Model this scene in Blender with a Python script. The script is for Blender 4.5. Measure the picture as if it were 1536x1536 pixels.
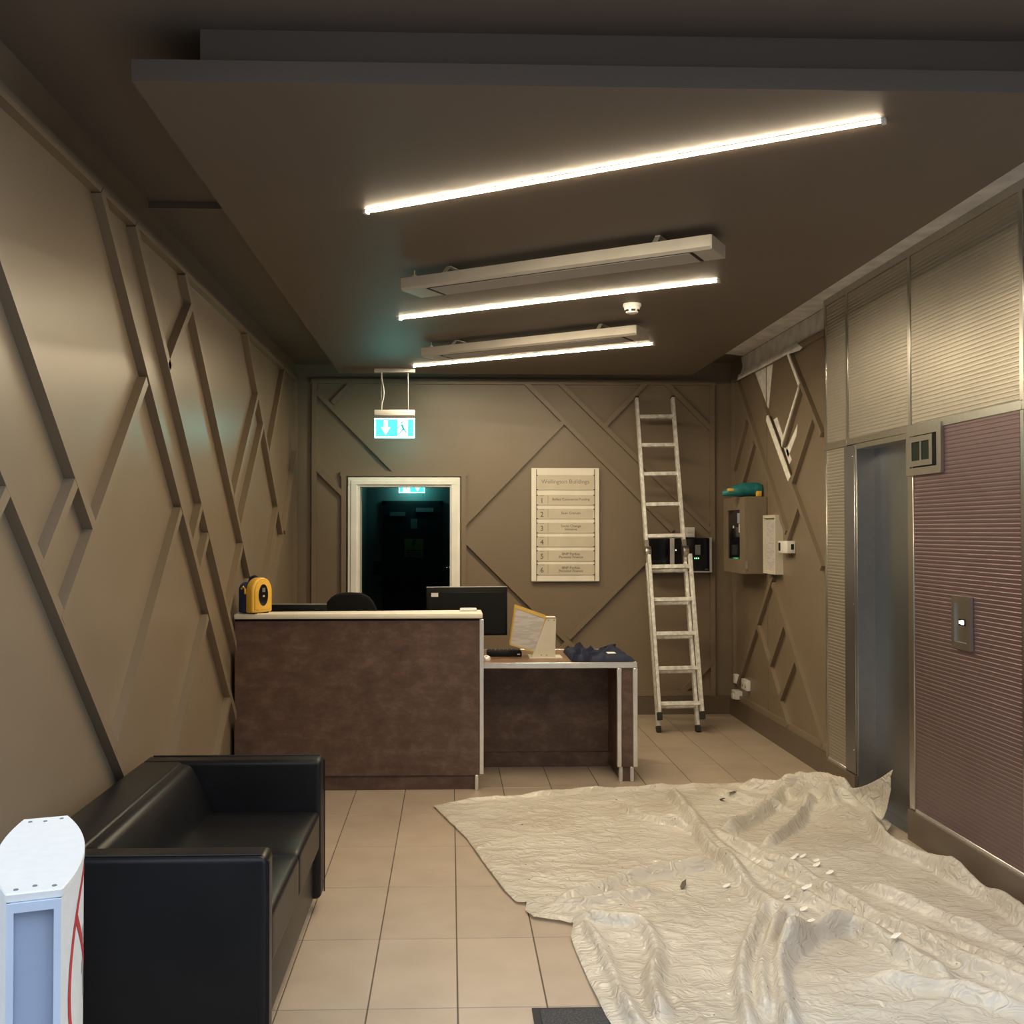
import bpy, bmesh, math, random
from mathutils import Vector, Matrix, noise

random.seed(7)
S = bpy.context.scene
for _o in list(bpy.data.objects):
    bpy.data.objects.remove(_o)
C = S.collection

# ------------------------------------------------------------------ camera
F_PX = 1560.0
cam = bpy.data.cameras.new('camera')
cam.sensor_width = 36.0
cam.lens = 36.0 * F_PX / 1536.0
cam.shift_x = 44.0 / 1536.0
cam.clip_start = 0.05
cam_o = bpy.data.objects.new('camera', cam)
cam_o.location = (0, 0, 1.586)
cam_o.rotation_euler = (math.pi / 2 + 27.0 / 1560.0, 0, -0.031)
C.objects.link(cam_o)
S.camera = cam_o

# ------------------------------------------------------------------ daylight (open street front behind the camera)
W = bpy.data.worlds.new('overcast_sky')
S.world = W
W.use_nodes = True
_bg = W.node_tree.nodes['Background']
_bg.inputs[0].default_value = (0.74, 0.86, 1.0, 1)
_bg.inputs[1].default_value = 3.0

LED_STRENGTH = 275.0
LED_COLOR = (1.0, 0.82, 0.55, 1)

S.view_settings.view_transform = 'Standard'
S.view_settings.look = 'None'
S.view_settings.gamma = 1.0
S.view_settings.use_curve_mapping = False
S.view_settings.exposure = 0.0


# ------------------------------------------------------------------ materials
def nt(name):
    m = bpy.data.materials.new(name)
    m.use_nodes = True
    t = m.node_tree
    return m, t, t.nodes['Principled BSDF']


def plain(name, col, rough=0.5, metal=0.0, spec=0.5, noise_amt=0.06, noise_scale=6.0, bump=0.0, bump_scale=200.0, coat=0.0):
    """Procedural material: base colour with slight noise mottling and optional fine relief."""
    m, t, b = nt(name)
    b.inputs['Roughness'].default_value = rough
    b.inputs['Metallic'].default_value = metal
    b.inputs['Specular IOR Level'].default_value = spec
    b.inputs['Coat Weight'].default_value = coat
    tc = t.nodes.new('ShaderNodeTexCoord')
    n = t.nodes.new('ShaderNodeTexNoise')
    n.inputs['Scale'].default_value = noise_scale
    n.inputs['Detail'].default_value = 4
    t.links.new(tc.outputs['Object'], n.inputs['Vector'])
    r = t.nodes.new('ShaderNodeValToRGB')
    r.color_ramp.elements[0].position = 0.3
    r.color_ramp.elements[1].position = 0.7
    r.color_ramp.elements[0].color = (*[c * (1 - noise_amt) for c in col], 1)
    r.color_ramp.elements[1].color = (*[min(1, c * (1 + noise_amt)) for c in col], 1)
    t.links.new(n.outputs['Fac'], r.inputs['Fac'])
    t.links.new(r.outputs['Color'], b.inputs['Base Color'])
    if bump > 0:
        n2 = t.nodes.new('ShaderNodeTexNoise')
        n2.inputs['Scale'].default_value = bump_scale
        n2.inputs['Detail'].default_value = 3
        t.links.new(tc.outputs['Object'], n2.inputs['Vector'])
        bp = t.nodes.new('ShaderNodeBump')
        bp.inputs['Strength'].default_value = bump
        bp.inputs['Distance'].default_value = 0.002
        t.links.new(n2.outputs['Fac'], bp.inputs['Height'])
        t.links.new(bp.outputs['Normal'], b.inputs['Normal'])
    return m


def glow(name, col, strength, base=(0.8, 0.8, 0.8)):
    m, t, b = nt(name)
    b.inputs['Base Color'].default_value = (*base, 1)
    b.inputs['Emission Color'].default_value = (*col[:3], 1)
    b.inputs['Emission Strength'].default_value = strength
    b.inputs['Roughness'].default_value = 0.4
    return m


M = {}
M['paint'] = plain('taupe_satin_paint', (0.205, 0.158, 0.108), 0.36, noise_amt=0.04, noise_scale=2.5, bump=0.08, bump_scale=90)
M['ceil'] = plain('taupe_ceiling_paint', (0.135, 0.106, 0.084), 0.55, noise_amt=0.04, noise_scale=1.5)
M['base'] = plain('dark_taupe_skirting_paint', (0.125, 0.093, 0.066), 0.40)
M['plaster'] = plain('bare_grey_plaster', (0.70, 0.69, 0.67), 0.8, noise_amt=0.18, noise_scale=9)
M['filler'] = plain('white_filler', (0.80, 0.78, 0.72), 0.75, noise_amt=0.15, noise_scale=22)
M['white'] = plain('white_gloss_paint', (0.87, 0.86, 0.81), 0.35)
M['whiteplastic'] = plain('white_plastic', (0.78, 0.77, 0.74), 0.4)
M['asphalt'] = plain('grey_paving', (0.22, 0.21, 0.20), 0.8)
M['brick'] = plain('weathered_brick', (0.20, 0.17, 0.15), 0.8, noise_amt=0.2)
M['grout'] = plain('dark_grout', (0.10, 0.08, 0.06), 0.8)
M['steel'] = plain('brushed_steel', (0.52, 0.50, 0.46), 0.30, metal=1.0, noise_amt=0.05, noise_scale=30)
M['alu'] = plain('satin_aluminium', (0.80, 0.79, 0.76), 0.38, metal=0.85, noise_amt=0.05, noise_scale=20)
M['ladder'] = plain('paint_flecked_aluminium', (0.78, 0.77, 0.73), 0.42, metal=0.35, noise_amt=0.25, noise_scale=28)
M['clad'] = plain('ribbed_steel', (0.54, 0.50, 0.44), 0.42, metal=0.92, noise_amt=0.05, noise_scale=3)
M['clad_reflect'] = plain('ribbed_steel_plum_reflection', (0.25, 0.178, 0.192), 0.42, metal=0.85, noise_amt=0.07, noise_scale=2)  # plum tint stands in for purple reflections in the stainless steel
M['liftdoor'] = plain('dull_brushed_door_steel', (0.30, 0.32, 0.35), 0.33, metal=1.0, noise_amt=0.12, noise_scale=1.6)
M['black'] = plain('black_plastic', (0.008, 0.008, 0.009), 0.5, spec=0.2)
M['blackglass'] = plain('black_glass', (0.006, 0.006, 0.008), 0.08)
M['blackfabric'] = plain('black_fabric', (0.008, 0.008, 0.009), 0.9, spec=0.2, bump=0.3, bump_scale=400)
M['leather'] = plain('black_leather', (0.0075, 0.0075, 0.0085), 0.36, spec=0.22, noise_amt=0.2, noise_scale=5, bump=0.16, bump_scale=120)
M['chrome'] = plain('chrome', (0.8, 0.8, 0.8), 0.12, metal=1.0)
M['rubber'] = plain('black_rubber', (0.02, 0.02, 0.02), 0.8)
M['yellow'] = plain('yellow_plastic', (0.78, 0.46, 0.06), 0.4)
M['yellowtrim'] = plain('yellow_trim', (0.62, 0.42, 0.10), 0.5)
M['blue'] = plain('navy_plastic', (0.012, 0.035, 0.11), 0.5)
M['navycloth'] = plain('navy_cloth', (0.012, 0.017, 0.042), 0.75, spec=0.25, noise_amt=0.25, noise_scale=18, bump=0.3, bump_scale=300)
M['teal'] = plain('teal_cloth', (0.012, 0.165, 0.175), 0.5, noise_amt=0.25, noise_scale=20)
M['cream'] = plain('cream_sheet_metal', (0.62, 0.58, 0.48), 0.5)
M['heater'] = plain('pale_heater_casing', (0.50, 0.47, 0.42), 0.42, metal=0.25)
M['heaterface'] = plain('grey_heater_plate', (0.42, 0.40, 0.39), 0.5, metal=0.2)
M['corrpaint'] = plain('corridor_paint', (0.22, 0.23, 0.23), 0.6)
M['corrdoor'] = plain('black_door_paint', (0.010, 0.011, 0.014), 0.5)
M['signyellow'] = plain('yellow_notice', (0.22, 0.20, 0.03), 0.6)
M['greyplate'] = plain('grey_plate', (0.16, 0.165, 0.17), 0.5)
M['signboard'] = plain('cream_sign_board', (0.82, 0.78, 0.68), 0.4)
M['slat'] = plain('beige_sign_slat', (0.60, 0.54, 0.43), 0.45)
M['ink'] = plain('dark_ink', (0.06, 0.055, 0.05), 0.6)
M['inkgrey'] = plain('grey_ink', (0.22, 0.20, 0.17), 0.6)
M['red'] = plain('red_print', (0.45, 0.02, 0.03), 0.5)
M['inkprint'] = plain('grey_print', (0.30, 0.31, 0.31), 0.5)
M['postwhite'] = plain('white_powder_coat', (0.66, 0.66, 0.65), 0.5, noise_amt=0.03, noise_scale=40)
M['postblue'] = plain('pale_blue_anodised', (0.36, 0.43, 0.58), 0.38, metal=0.2)
M['postframe'] = plain('pale_blue_frame', (0.56, 0.64, 0.78), 0.35, metal=0.2)
M['darkgreen'] = plain('dark_green_display', (0.008, 0.022, 0.017), 0.12)
M['taupebox'] = plain('taupe_cabinet_paint', (0.20, 0.155, 0.108), 0.45)
M['woodtop'] = plain('brown_desk_top', (0.185, 0.105, 0.062), 0.32, noise_amt=0.25, noise_scale=7)
M['led'] = glow('warm_led', LED_COLOR, LED_STRENGTH)
M['tealglow'] = glow('exit_sign_green', (0.015, 0.80, 0.72), 8.0, base=(0.01, 0.12, 0.11))
M['whiteglow'] = glow('exit_sign_white', (0.60, 1.0, 0.95), 8.0, base=(0.3, 0.4, 0.4))
M['edgeglow'] = glow('exit_sign_edge', (0.25, 1.0, 0.92), 8.0, base=(0.2, 0.3, 0.3))
M['exitink'] = glow('exit_sign_figure', (0.02, 0.35, 0.33), 1.0, base=(0.02, 0.2, 0.2))
M['greenled'] = glow('green_led', (0.2, 1.0, 0.35), 4.0)
M['whitedot'] = glow('white_led', (1.0, 0.95, 0.9), 6.0)
M['callglow'] = glow('lift_button_light', (1.0, 0.9, 0.7), 2.5)


def tile_mat():
    m, t, b = nt('beige_porcelain_tile')
    b.inputs['Roughness'].default_value = 0.42
    tc = t.nodes.new('ShaderNodeTexCoord')
    oi = t.nodes.new('ShaderNodeObjectInfo')
    n = t.nodes.new('ShaderNodeTexNoise')
    n.inputs['Scale'].default_value = 5
    n.inputs['Detail'].default_value = 6
    g = t.nodes.new('ShaderNodeNewGeometry')
    t.links.new(g.outputs['Position'], n.inputs['Vector'])
    r = t.nodes.new('ShaderNodeValToRGB')
    r.color_ramp.elements[0].position = 0.25
    r.color_ramp.elements[1].position = 0.75
    r.color_ramp.elements[0].color = (0.34, 0.268, 0.203, 1)
    r.color_ramp.elements[1].color = (0.405, 0.325, 0.25, 1)
    t.links.new(n.outputs['Fac'], r.inputs['Fac'])
    hs = t.nodes.new('ShaderNodeHueSaturation')
    mr = t.nodes.new('ShaderNodeMapRange')
    mr.inputs['To Min'].default_value = 0.93
    mr.inputs['To Max'].default_value = 1.05
    t.links.new(oi.outputs['Random'], mr.inputs['Value'])
    t.links.new(mr.outputs['Result'], hs.inputs['Value'])
    t.links.new(r.outputs['Color'], hs.inputs['Color'])
    t.links.new(hs.outputs['Color'], b.inputs['Base Color'])
    return m


def laminate_mat():
    m, t, b = nt('rust_brown_laminate')
    b.inputs['Roughness'].default_value = 0.45
    tc = t.nodes.new('ShaderNodeTexCoord')
    mp = t.nodes.new('ShaderNodeMapping')
    mp.inputs['Scale'].default_value = (1, 1, 1.7)
    t.links.new(tc.outputs['Object'], mp.inputs['Vector'])
    n = t.nodes.new('ShaderNodeTexNoise')
    n.inputs['Scale'].default_value = 6.5
    n.inputs['Detail'].default_value = 12
    n.inputs['Roughness'].default_value = 0.78
    t.links.new(mp.outputs['Vector'], n.inputs['Vector'])
    r = t.nodes.new('ShaderNodeValToRGB')
    e = r.color_ramp.elements
    e[0].position = 0.33; e[0].color = (0.060, 0.033, 0.023, 1)
    e[1].position = 0.70; e[1].color = (0.185, 0.118, 0.086, 1)
    k = e.new(0.5); k.color = (0.105, 0.062, 0.046, 1)
    t.links.new(n.outputs['Fac'], r.inputs['Fac'])
    t.links.new(r.outputs['Color'], b.inputs['Base Color'])
    return m


def paper_mat():
    m, t, b = nt('printed_paper')
    b.inputs['Roughness'].default_value = 0.55
    tc = t.nodes.new('ShaderNodeTexCoord')
    w = t.nodes.new('ShaderNodeTexNoise')
    mp = t.nodes.new('ShaderNodeMapping')
    mp.inputs['Scale'].default_value = (14, 14, 90)
    t.links.new(tc.outputs['Object'], mp.inputs['Vector'])
    t.links.new(mp.outputs['Vector'], w.inputs['Vector'])
    w.inputs['Scale'].default_value = 1.0
    r = t.nodes.new('ShaderNodeValToRGB')
    r.color_ramp.elements[0].position = 0.44
    r.color_ramp.elements[1].position = 0.56
    r.color_ramp.elements[0].color = (0.47, 0.44, 0.43, 1)
    r.color_ramp.elements[1].color = (0.57, 0.54, 0.52, 1)
    t.links.new(w.outputs['Fac'], r.inputs['Fac'])
    t.links.new(r.outputs['Color'], b.inputs['Base Color'])
    return m


def mat_mat():
    m, t, b = nt('black_ribbed_matting')
    b.inputs['Roughness'].default_value = 0.9
    tc = t.nodes.new('ShaderNodeTexCoord')
    v = t.nodes.new('ShaderNodeTexVoronoi')
    v.inputs['Scale'].default_value = 160
    t.links.new(tc.outputs['Object'], v.inputs['Vector'])
    r = t.nodes.new('ShaderNodeValToRGB')
    r.color_ramp.elements[0].color = (0.010, 0.010, 0.011, 1)
    r.color_ramp.elements[1].color = (0.075, 0.075, 0.08, 1)
    t.links.new(v.outputs['Distance'], r.inputs['Fac'])
    t.links.new(r.outputs['Color'], b.inputs['Base Color'])
    return m


def sheet_mat():
    """Thin milky polythene: diffuse + translucent + a little see-through + soft gloss, with dust stains."""
    m, t, b = nt('milky_polythene')
    out = t.nodes['Material Output']
    tc = t.nodes.new('ShaderNodeTexCoord')
    n = t.nodes.new('ShaderNodeTexNoise')
    n.inputs['Scale'].default_value = 2.2
    n.inputs['Detail'].default_value = 7
    t.links.new(tc.outputs['Object'], n.inputs['Vector'])
    r = t.nodes.new('ShaderNodeValToRGB')
    r.color_ramp.elements[0].position = 0.32
    r.color_ramp.elements[1].position = 0.68
    r.color_ramp.elements[0].color = (0.66, 0.60, 0.50, 1)
    r.color_ramp.elements[1].color = (0.83, 0.79, 0.70, 1)
    t.links.new(n.outputs['Fac'], r.inputs['Fac'])
    # small specks of dirt
    sp = t.nodes.new('ShaderNodeTexNoise')
    sp.inputs['Scale'].default_value = 38
    sp.inputs['Detail'].default_value = 5
    t.links.new(tc.outputs['Object'], sp.inputs['Vector'])
    rs = t.nodes.new('ShaderNodeValToRGB')
    rs.color_ramp.elements[0].position = 0.25
    rs.color_ramp.elements[1].position = 0.30
    rs.color_ramp.elements[0].color = (0.25, 0.20, 0.14, 1)
    rs.color_ramp.elements[1].color = (1, 1, 1, 1)
    t.links.new(sp.outputs['Fac'], rs.inputs['Fac'])
    mx = t.nodes.new('ShaderNodeMix')
    mx.data_type = 'RGBA'
    mx.blend_type = 'MULTIPLY'
    mx.inputs['Factor'].default_value = 1.0
    t.links.new(r.outputs['Color'], mx.inputs[6])
    t.links.new(rs.outputs['Color'], mx.inputs[7])
    # crinkle relief
    w = t.nodes.new('ShaderNodeTexNoise')
    w.inputs['Scale'].default_value = 15
    w.inputs['Detail'].default_value = 2.5
    w.inputs['Distortion'].default_value = 1.2
    mp = t.nodes.new('ShaderNodeMapping')
    mp.inputs['Scale'].default_value = (0.7, 1.0, 1)
    t.links.new(tc.outputs['Object'], mp.inputs['Vector'])
    t.links.new(mp.outputs['Vector'], w.inputs['Vector'])
    bp = t.nodes.new('ShaderNodeBump')
    bp.inputs['Strength'].default_value = 0.9
    bp.inputs['Distance'].default_value = 0.03
    sb = t.nodes.new('ShaderNodeMath')
    sb.operation = 'SUBTRACT'
    sb.inputs[1].default_value = 0.5
    t.links.new(w.outputs['Fac'], sb.inputs[0])
    ab = t.nodes.new('ShaderNodeMath')
    ab.operation = 'ABSOLUTE'
    t.links.new(sb.outputs[0], ab.inputs[0])
    t.links.new(ab.outputs[0], bp.inputs['Height'])
    b.inputs['Roughness'].default_value = 0.24
    b.inputs['Specular IOR Level'].default_value = 0.55
    t.links.new(mx.outputs[2], b.inputs['Base Color'])
    t.links.new(bp.outputs['Normal'], b.inputs['Normal'])
    tr = t.nodes.new('ShaderNodeBsdfTranslucent')
    t.links.new(mx.outputs[2], tr.inputs['Color'])
    t.links.new(bp.outputs['Normal'], tr.inputs['Normal'])
    tp = t.nodes.new('ShaderNodeBsdfTransparent')
    m1 = t.nodes.new('ShaderNodeMixShader')
    m1.inputs[0].default_value = 0.18
    t.links.new(b.outputs[0], m1.inputs[1])
    t.links.new(tr.outputs[0], m1.inputs[2])
    m2 = t.nodes.new('ShaderNodeMixShader')
    m2.inputs[0].default_value = 0.14
    t.links.new(m1.outputs[0], m2.inputs[1])
    t.links.new(tp.outputs[0], m2.inputs[2])
    t.links.new(m2.outputs[0], out.inputs['Surface'])
    return m


def frosted(name, col):
    m, t, b = nt(name)
    b.inputs['Base Color'].default_value = (*col, 1)
    b.inputs['Roughness'].default_value = 0.05
    b.inputs['Transmission Weight'].default_value = 0.85
    b.inputs['IOR'].default_value = 1.3
    return m


M['tile'] = tile_mat()
M['lam'] = laminate_mat()
M['paper'] = paper_mat()
M['mat'] = mat_mat()
M['sheet'] = sheet_mat()


# ------------------------------------------------------------------ mesh helpers
class B:
    """Collects shapes into one mesh."""

    def __init__(self):
        self.bm = bmesh.new()

    def box(self, x0, x1, y0, y1, z0, z1, m=None):
        r = bmesh.ops.create_cube(self.bm, size=1.0)
        for v in r['verts']:
            c = Vector(((x0 + x1) / 2 + v.co.x * (x1 - x0), (y0 + y1) / 2 + v.co.y * (y1 - y0), (z0 + z1) / 2 + v.co.z * (z1 - z0)))
            v.co = m @ c if m else c
        return self

    def prism(self, pts, fn, a, b):
        """Polygon pts (u,v) swept from depth a to b; fn(u,v,d) gives the point."""
        lo = [self.bm.verts.new(fn(u, v, a)) for u, v in pts]
        hi = [self.bm.verts.new(fn(u, v, b)) for u, v in pts]
        n = len(pts)
        self.bm.faces.new(lo)
        self.bm.faces.new(hi[::-1])
        for i in range(n):
            j = (i + 1) % n
            self.bm.faces.new((lo[j], lo[i], hi[i], hi[j]))
        return self

    def tube(self, pts, r, seg=8, cap=True):
        pts = [Vector(p) for p in pts]
        rs = r if isinstance(r, (list, tuple)) else [r] * len(pts)
        rings = []
        for i, p in enumerate(pts):
            d = (pts[min(i + 1, len(pts) - 1)] - pts[max(i - 1, 0)]).normalized()
            up = Vector((0, 0, 1)) if abs(d.z) < 0.9 else Vector((1, 0, 0))
            s = d.cross(up).normalized()
            t = s.cross(d).normalized()
            rings.append([self.bm.verts.new(p + (s * math.cos(a) + t * math.sin(a)) * rs[i]) for a in [2 * math.pi * k / seg for k in range(seg)]])
        for A, Bq in zip(rings, rings[1:]):
            for k in range(seg):
                self.bm.faces.new((A[k], A[(k + 1) % seg], Bq[(k + 1) % seg], Bq[k]))
        if cap:
            self.bm.faces.new(rings[0][::-1])
            self.bm.faces.new(rings[-1])
        return self

    def lathe(self, prof, seg=24, m=None):
        rings = []
        for r, z in prof:
            ring = []
            for k in range(seg):
                a = 2 * math.pi * k / seg
                c = Vector((max(r, 1e-4) * math.cos(a), max(r, 1e-4) * math.sin(a), z))
                ring.append(self.bm.verts.new(m @ c if m else c))
            rings.append(ring)
        for A, Bq in zip(rings, rings[1:]):
            for k in range(seg):
                self.bm.faces.new((A[k], A[(k + 1) % seg], Bq[(k + 1) % seg], Bq[k]))
        self.bm.faces.new(rings[0][::-1])
        self.bm.faces.new(rings[-1])
        return self

    def bevel(self, w, seg=2, angle=0.6):
        bmesh.ops.recalc_face_normals(self.bm, faces=self.bm.faces)
        ed = [e for e in self.bm.edges if len(e.link_faces) == 2 and e.calc_face_angle(0) > angle]
        bmesh.ops.bevel(self.bm, geom=ed, offset=w, segments=seg, profile=0.5, affect='EDGES', clamp_overlap=True)
        return self

    def done(self, name, mat, parent=None, smooth=False):
        bmesh.ops.recalc_face_normals(self.bm, faces=self.bm.faces)
        me = bpy.data.meshes.new(name)
        self.bm.to_mesh(me)
        self.bm.free()
        me.materials.append(M[mat])
        if smooth:
            for p in me.polygons:
                p.use_smooth = True
            try:
                me.set_sharp_from_angle(angle=math.radians(40))
            except Exception:
                pass
        o = bpy.data.objects.new(name, me)
        C.objects.link(o)
        if parent:
            o.parent = parent
        return o


def box(name, mat, x0, x1, y0, y1, z0, z1, parent=None, bev=0.0, seg=2, smooth=False):
    b = B().box(x0, x1, y0, y1, z0, z1)
    if bev:
        b.bevel(bev, seg)
    return b.done(name, mat, parent, smooth=smooth or bev > 0)


def tag(o, label=None, cat=None, group=None, kind=None):
    if label: o['label'] = label
    if cat: o['category'] = cat
    if group: o['group'] = group
    if kind: o['kind'] = kind
    return o


def thing(name, label, cat, loc=(0, 0, 0), rz=0.0, group=None):
    o = bpy.data.objects.new(name, None)
    o.empty_display_size = 0.1
    C.objects.link(o)
    o.location = loc
    o.rotation_euler = (0, 0, rz)
    return tag(o, label, cat, group)


def copy_tree(o, parent=None):
    c = o.copy()
    C.objects.link(c)
    c.parent = parent
    for ch in [x for x in o.children]:
        copy_tree(ch, c)
    return c


def struct(o):
    o['kind'] = 'structure'
    return o


def text(name, body, size, mat, parent, loc, rot=(math.pi / 2, 0, 0), align='CENTER', depth=0.0004):
    cu = bpy.data.curves.new(name, 'FONT')
    cu.body = body
    cu.size = size
    cu.align_x = align
    cu.align_y = 'CENTER'
    cu.extrude = depth
    cu.resolution_u = 3
    t = bpy.data.objects.new(name, cu)
    C.objects.link(t)
    dg = bpy.context.evaluated_depsgraph_get()
    me = bpy.data.meshes.new_from_object(t.evaluated_get(dg))
    bpy.data.objects.remove(t)
    bpy.data.curves.remove(cu)
    me.materials.clear()
    me.materials.append(M[mat])
    o = bpy.data.objects.new(name, me)
    C.objects.link(o)
    o.parent = parent
    o.location = loc
    o.rotation_euler = rot
    return o


# ------------------------------------------------------------------ the room (metres; X right, Y into the room, Z up)
XL, XLF = -1.335, -1.295      # left wall, face of its battens
XR, XRF = 2.445, 2.415        # right wall, face of its battens
XC = 2.365                    # lift cladding face
YB, YBF = 8.958, 8.918          # back wall, face of its battens
Y0 = 2.45                     # open front of the lobby
ZC = 3.04                     # ceiling
ZP = 2.86                     # underside of the hanging ceiling panel

# floor and tiles
floor = struct(box('floor', 'grout', XL - 0.1, 2.75, Y0, YB + 0.12, -0.10, -0.003))
TW, TD, TX0, TY0 = 0.2985, 0.588, 0.025, 3.482
xs = [TX0 + TW * k for k in range(-6, 11)]
ys = [TY0 + TD * k for k in range(-2, 12)]
tile_cache = {}
for a, b_ in zip(xs, xs[1:]):
    for c, d in zip(ys, ys[1:]):
        x0, x1, y0, y1 = max(a, XL), min(b_, 2.75), max(c, Y0), min(d, YB)
        if x1 - x0 < 0.02 or y1 - y0 < 0.02 or (x0 > 2.42 and not 5.2 < (y0 + y1) / 2 < 6.2):
            continue
        key = (round(x1 - x0, 3), round(y1 - y0, 3))
        if key not in tile_cache:
            w, dd = key[0] / 2 - 0.0022, key[1] / 2 - 0.0022
            o = B().box(-w, w, -dd, dd, -0.009, 0).bevel(0.0012, 1).done('tile', 'tile', floor)
            tile_cache[key] = o.data
        else:
            o = bpy.data.objects.new('tile', tile_cache[key])
            C.objects.link(o)
            o.parent = floor
        o.location = ((x0 + x1) / 2, (y0 + y1) / 2, 0)

struct(box('floor_outside', 'asphalt', -14, 15, -10, Y0, -0.12, -0.004))
# street side: unseen facade and wall across the road, added to shape the daylight
struct(B().box(-14, 15, Y0, Y0 + 0.3, 3.16, 11).box(-14, XL - 0.12, Y0, Y0 + 0.3, 0, 3.16).box(2.75, 15, Y0, Y0 + 0.3, 0, 3.16).done('wall_front_added', 'brick'))
struct(box('wall_added_across_street', 'brick', -14, 15, -10.4, -10, 0, 9))

# ceiling
ceiling = struct(box('ceiling', 'ceil', XL - 0.1, 2.75, Y0, YB + 0.15, ZC, ZC + 0.12))
box('ceiling_step', 'ceil', XL, -0.70, 4.62, YB, ZC - 0.03, ZC - 0.001, ceiling)


def smear(name, mat, pts, fn, a, b, parent):
    return B().prism(pts, fn, a, b).done(name, mat, parent)


smear('bare_plaster_strip', 'plaster',
      [(2.02, 8.35), (2.14, 8.12), (2.05, 7.9), (2.12, 7.5), (2.03, 7.2), (2.0, Y0 + 0.02), (2.44, Y0 + 0.02), (2.44, 8.58), (2.30, 8.5)],
      lambda u, v, d: (u, v, d), ZC - 0.002, ZC + 0.004, ceiling)

# hanging ceiling panel: lower board on a smaller upper block
raft = struct(box('ceiling_panel', 'ceil', -0.905, 1.985, 2.957, 8.47, ZP, ZP + 0.062))
box('panel_upper_block', 'ceil', -0.727, 1.80, 3.02, 8.30, ZP + 0.062, ZC, raft)

# walls
wl = struct(box('wall_left', 'paint', XL - 0.12, XL, Y0, YB + 0.12, 0, ZC))
wb = B()
DX0, DX1, DZ = -0.79, 0.012, 1.97          # doorway in the back wall
wb.box(XL, DX0, YB, YB + 0.15, 0, ZC).box(DX1, 2.6, YB, YB + 0.15, 0, ZC).box(DX0, DX1, YB, YB + 0.15, DZ, ZC)
wb = struct(wb.done('wall_back', 'paint'))
wr = struct(box('wall_right', 'paint', XR, XR + 0.15, 6.50, YB, 0, ZC))


def batten_set(parent, segs, fn, base, face, w=0.042, name='batten'):
    for i, (p, q) in enumerate(segs):
        p, q = Vector(p), Vector(q)
        d = (q - p).normalized()
        n = Vector((-d.y, d.x)) * (w / 2)
        p, q = p - d * 0.012, q + d * 0.012
        f = face + (base - face) * 0.012 * (i % 5)
        B().prism([tuple(p + n), tuple(q + n), tuple(q - n), tuple(p - n)], fn, base, f).done(name, 'paint', parent)


LB = [((2.56, 2.84), (3.830, 1.600)), ((4.470, 2.215), (3.540, 1.290)), ((3.657, 1.760), (3.365, 1.468)),
      ((2.50, 2.317), (4.67, 0.165)), ((3.108, 1.715), (2.50, 1.11)), ((3.901, 2.842), (6.514, 0.313)),
      ((5.049, 1.673), (4.105, 0.729)), ((4.323, 2.84), (6.506, 0.751)), ((5.466, 1.701), (5.290, 1.512)),
      ((5.618, 1.550), (5.432, 1.355)), ((5.611, 1.112), (4.62, 0.165)), ((6.196, 0.583), (5.77, 0.165)),
      ((5.255, 2.715), (4.834, 2.345)), ((5.128, 2.839), (6.796, 1.296)), ((6.676, 2.844), (8.111, 1.56)),
      ((7.050, 2.500), (6.288, 1.775)), ((7.248, 2.315), (6.470, 1.590)), ((8.182, 2.851), (7.487, 2.120)),
      ((6.533, 1.481), (6.150, 1.095)), ((7.870, 1.750), (7.308, 1.144)), ((8.796, 2.232), (8.208, 1.576)),
      ((8.111, 1.545), (7.551, 1.0)), ((6.514, 0.313), (6.66, 0.165)), ((6.506, 0.751), (7.09, 0.165))]
batten_set(wl, LB, lambda u, v, d: (d, u, v), XL, XLF)
LF = [((Y0 + 0.02, 2.862), (8.86, 2.862)), ((8.86, 2.86), (8.86, 0.17)), ((Y0 + 0.02, 0.175), (8.86, 0.175))]
batten_set(wl, LF, lambda u, v, d: (d, u, v), XL, XLF - 0.003, name='frame_rail')
struct(box('baseboard_left', 'base', XL, XLF - 0.005, Y0, YB, 0, 0.155))

BB = [((-1.14, 2.762), (-0.455, 2.071)), ((-0.843, 2.850), (-1.002, 2.682)), ((-1.13, 2.10), (-0.915, 1.888)),
      ((0.128, 1.649), (0.965, 2.511)), ((0.121, 1.505), (1.010, 0.625)), ((0.656, 2.85), (1.911, 1.586)),
      ((0.949, 2.85), (2.241, 1.586)), ((1.680, 2.85), (1.324, 2.480)), ((1.874, 2.845), (2.255, 2.463)),
      ((1.690, 1.330), (1.021, 0.665)), ((2.250, 0.44), (1.987, 0.180)), ((1.01, 0.625), (0.56, 0.18)),
      ((1.01, 0.625), (1.44, 0.18))]
batten_set(wb, BB, lambda u, v, d: (u, d, v), YB, YBF)
BF = [((-1.185, 2.862), (2.285, 2.862)), ((-1.165, 2.86), (-1.165, 0.16)), ((2.265, 2.86), (2.265, 0.16)),
      ((0.11, 0.18), (2.265, 0.18)), ((-1.165, 0.18), (-0.92, 0.18)),
      ((-0.912, 2.065), (-0.912, 0.16)), ((0.115, 2.065), (0.115, 0.16)), ((-0.93, 2.068), (0.133, 2.068))]
batten_set(wb, BF, lambda u, v, d: (u, d, v), YB, YBF + 0.002, name='frame_rail')
bbk = struct(B().box(0.09, 2.6, YBF + 0.002, YB, 0, 0.157).box(XL, -0.885, YBF + 0.002, YB, 0, 0.157).done('baseboard_back', 'base'))

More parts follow.
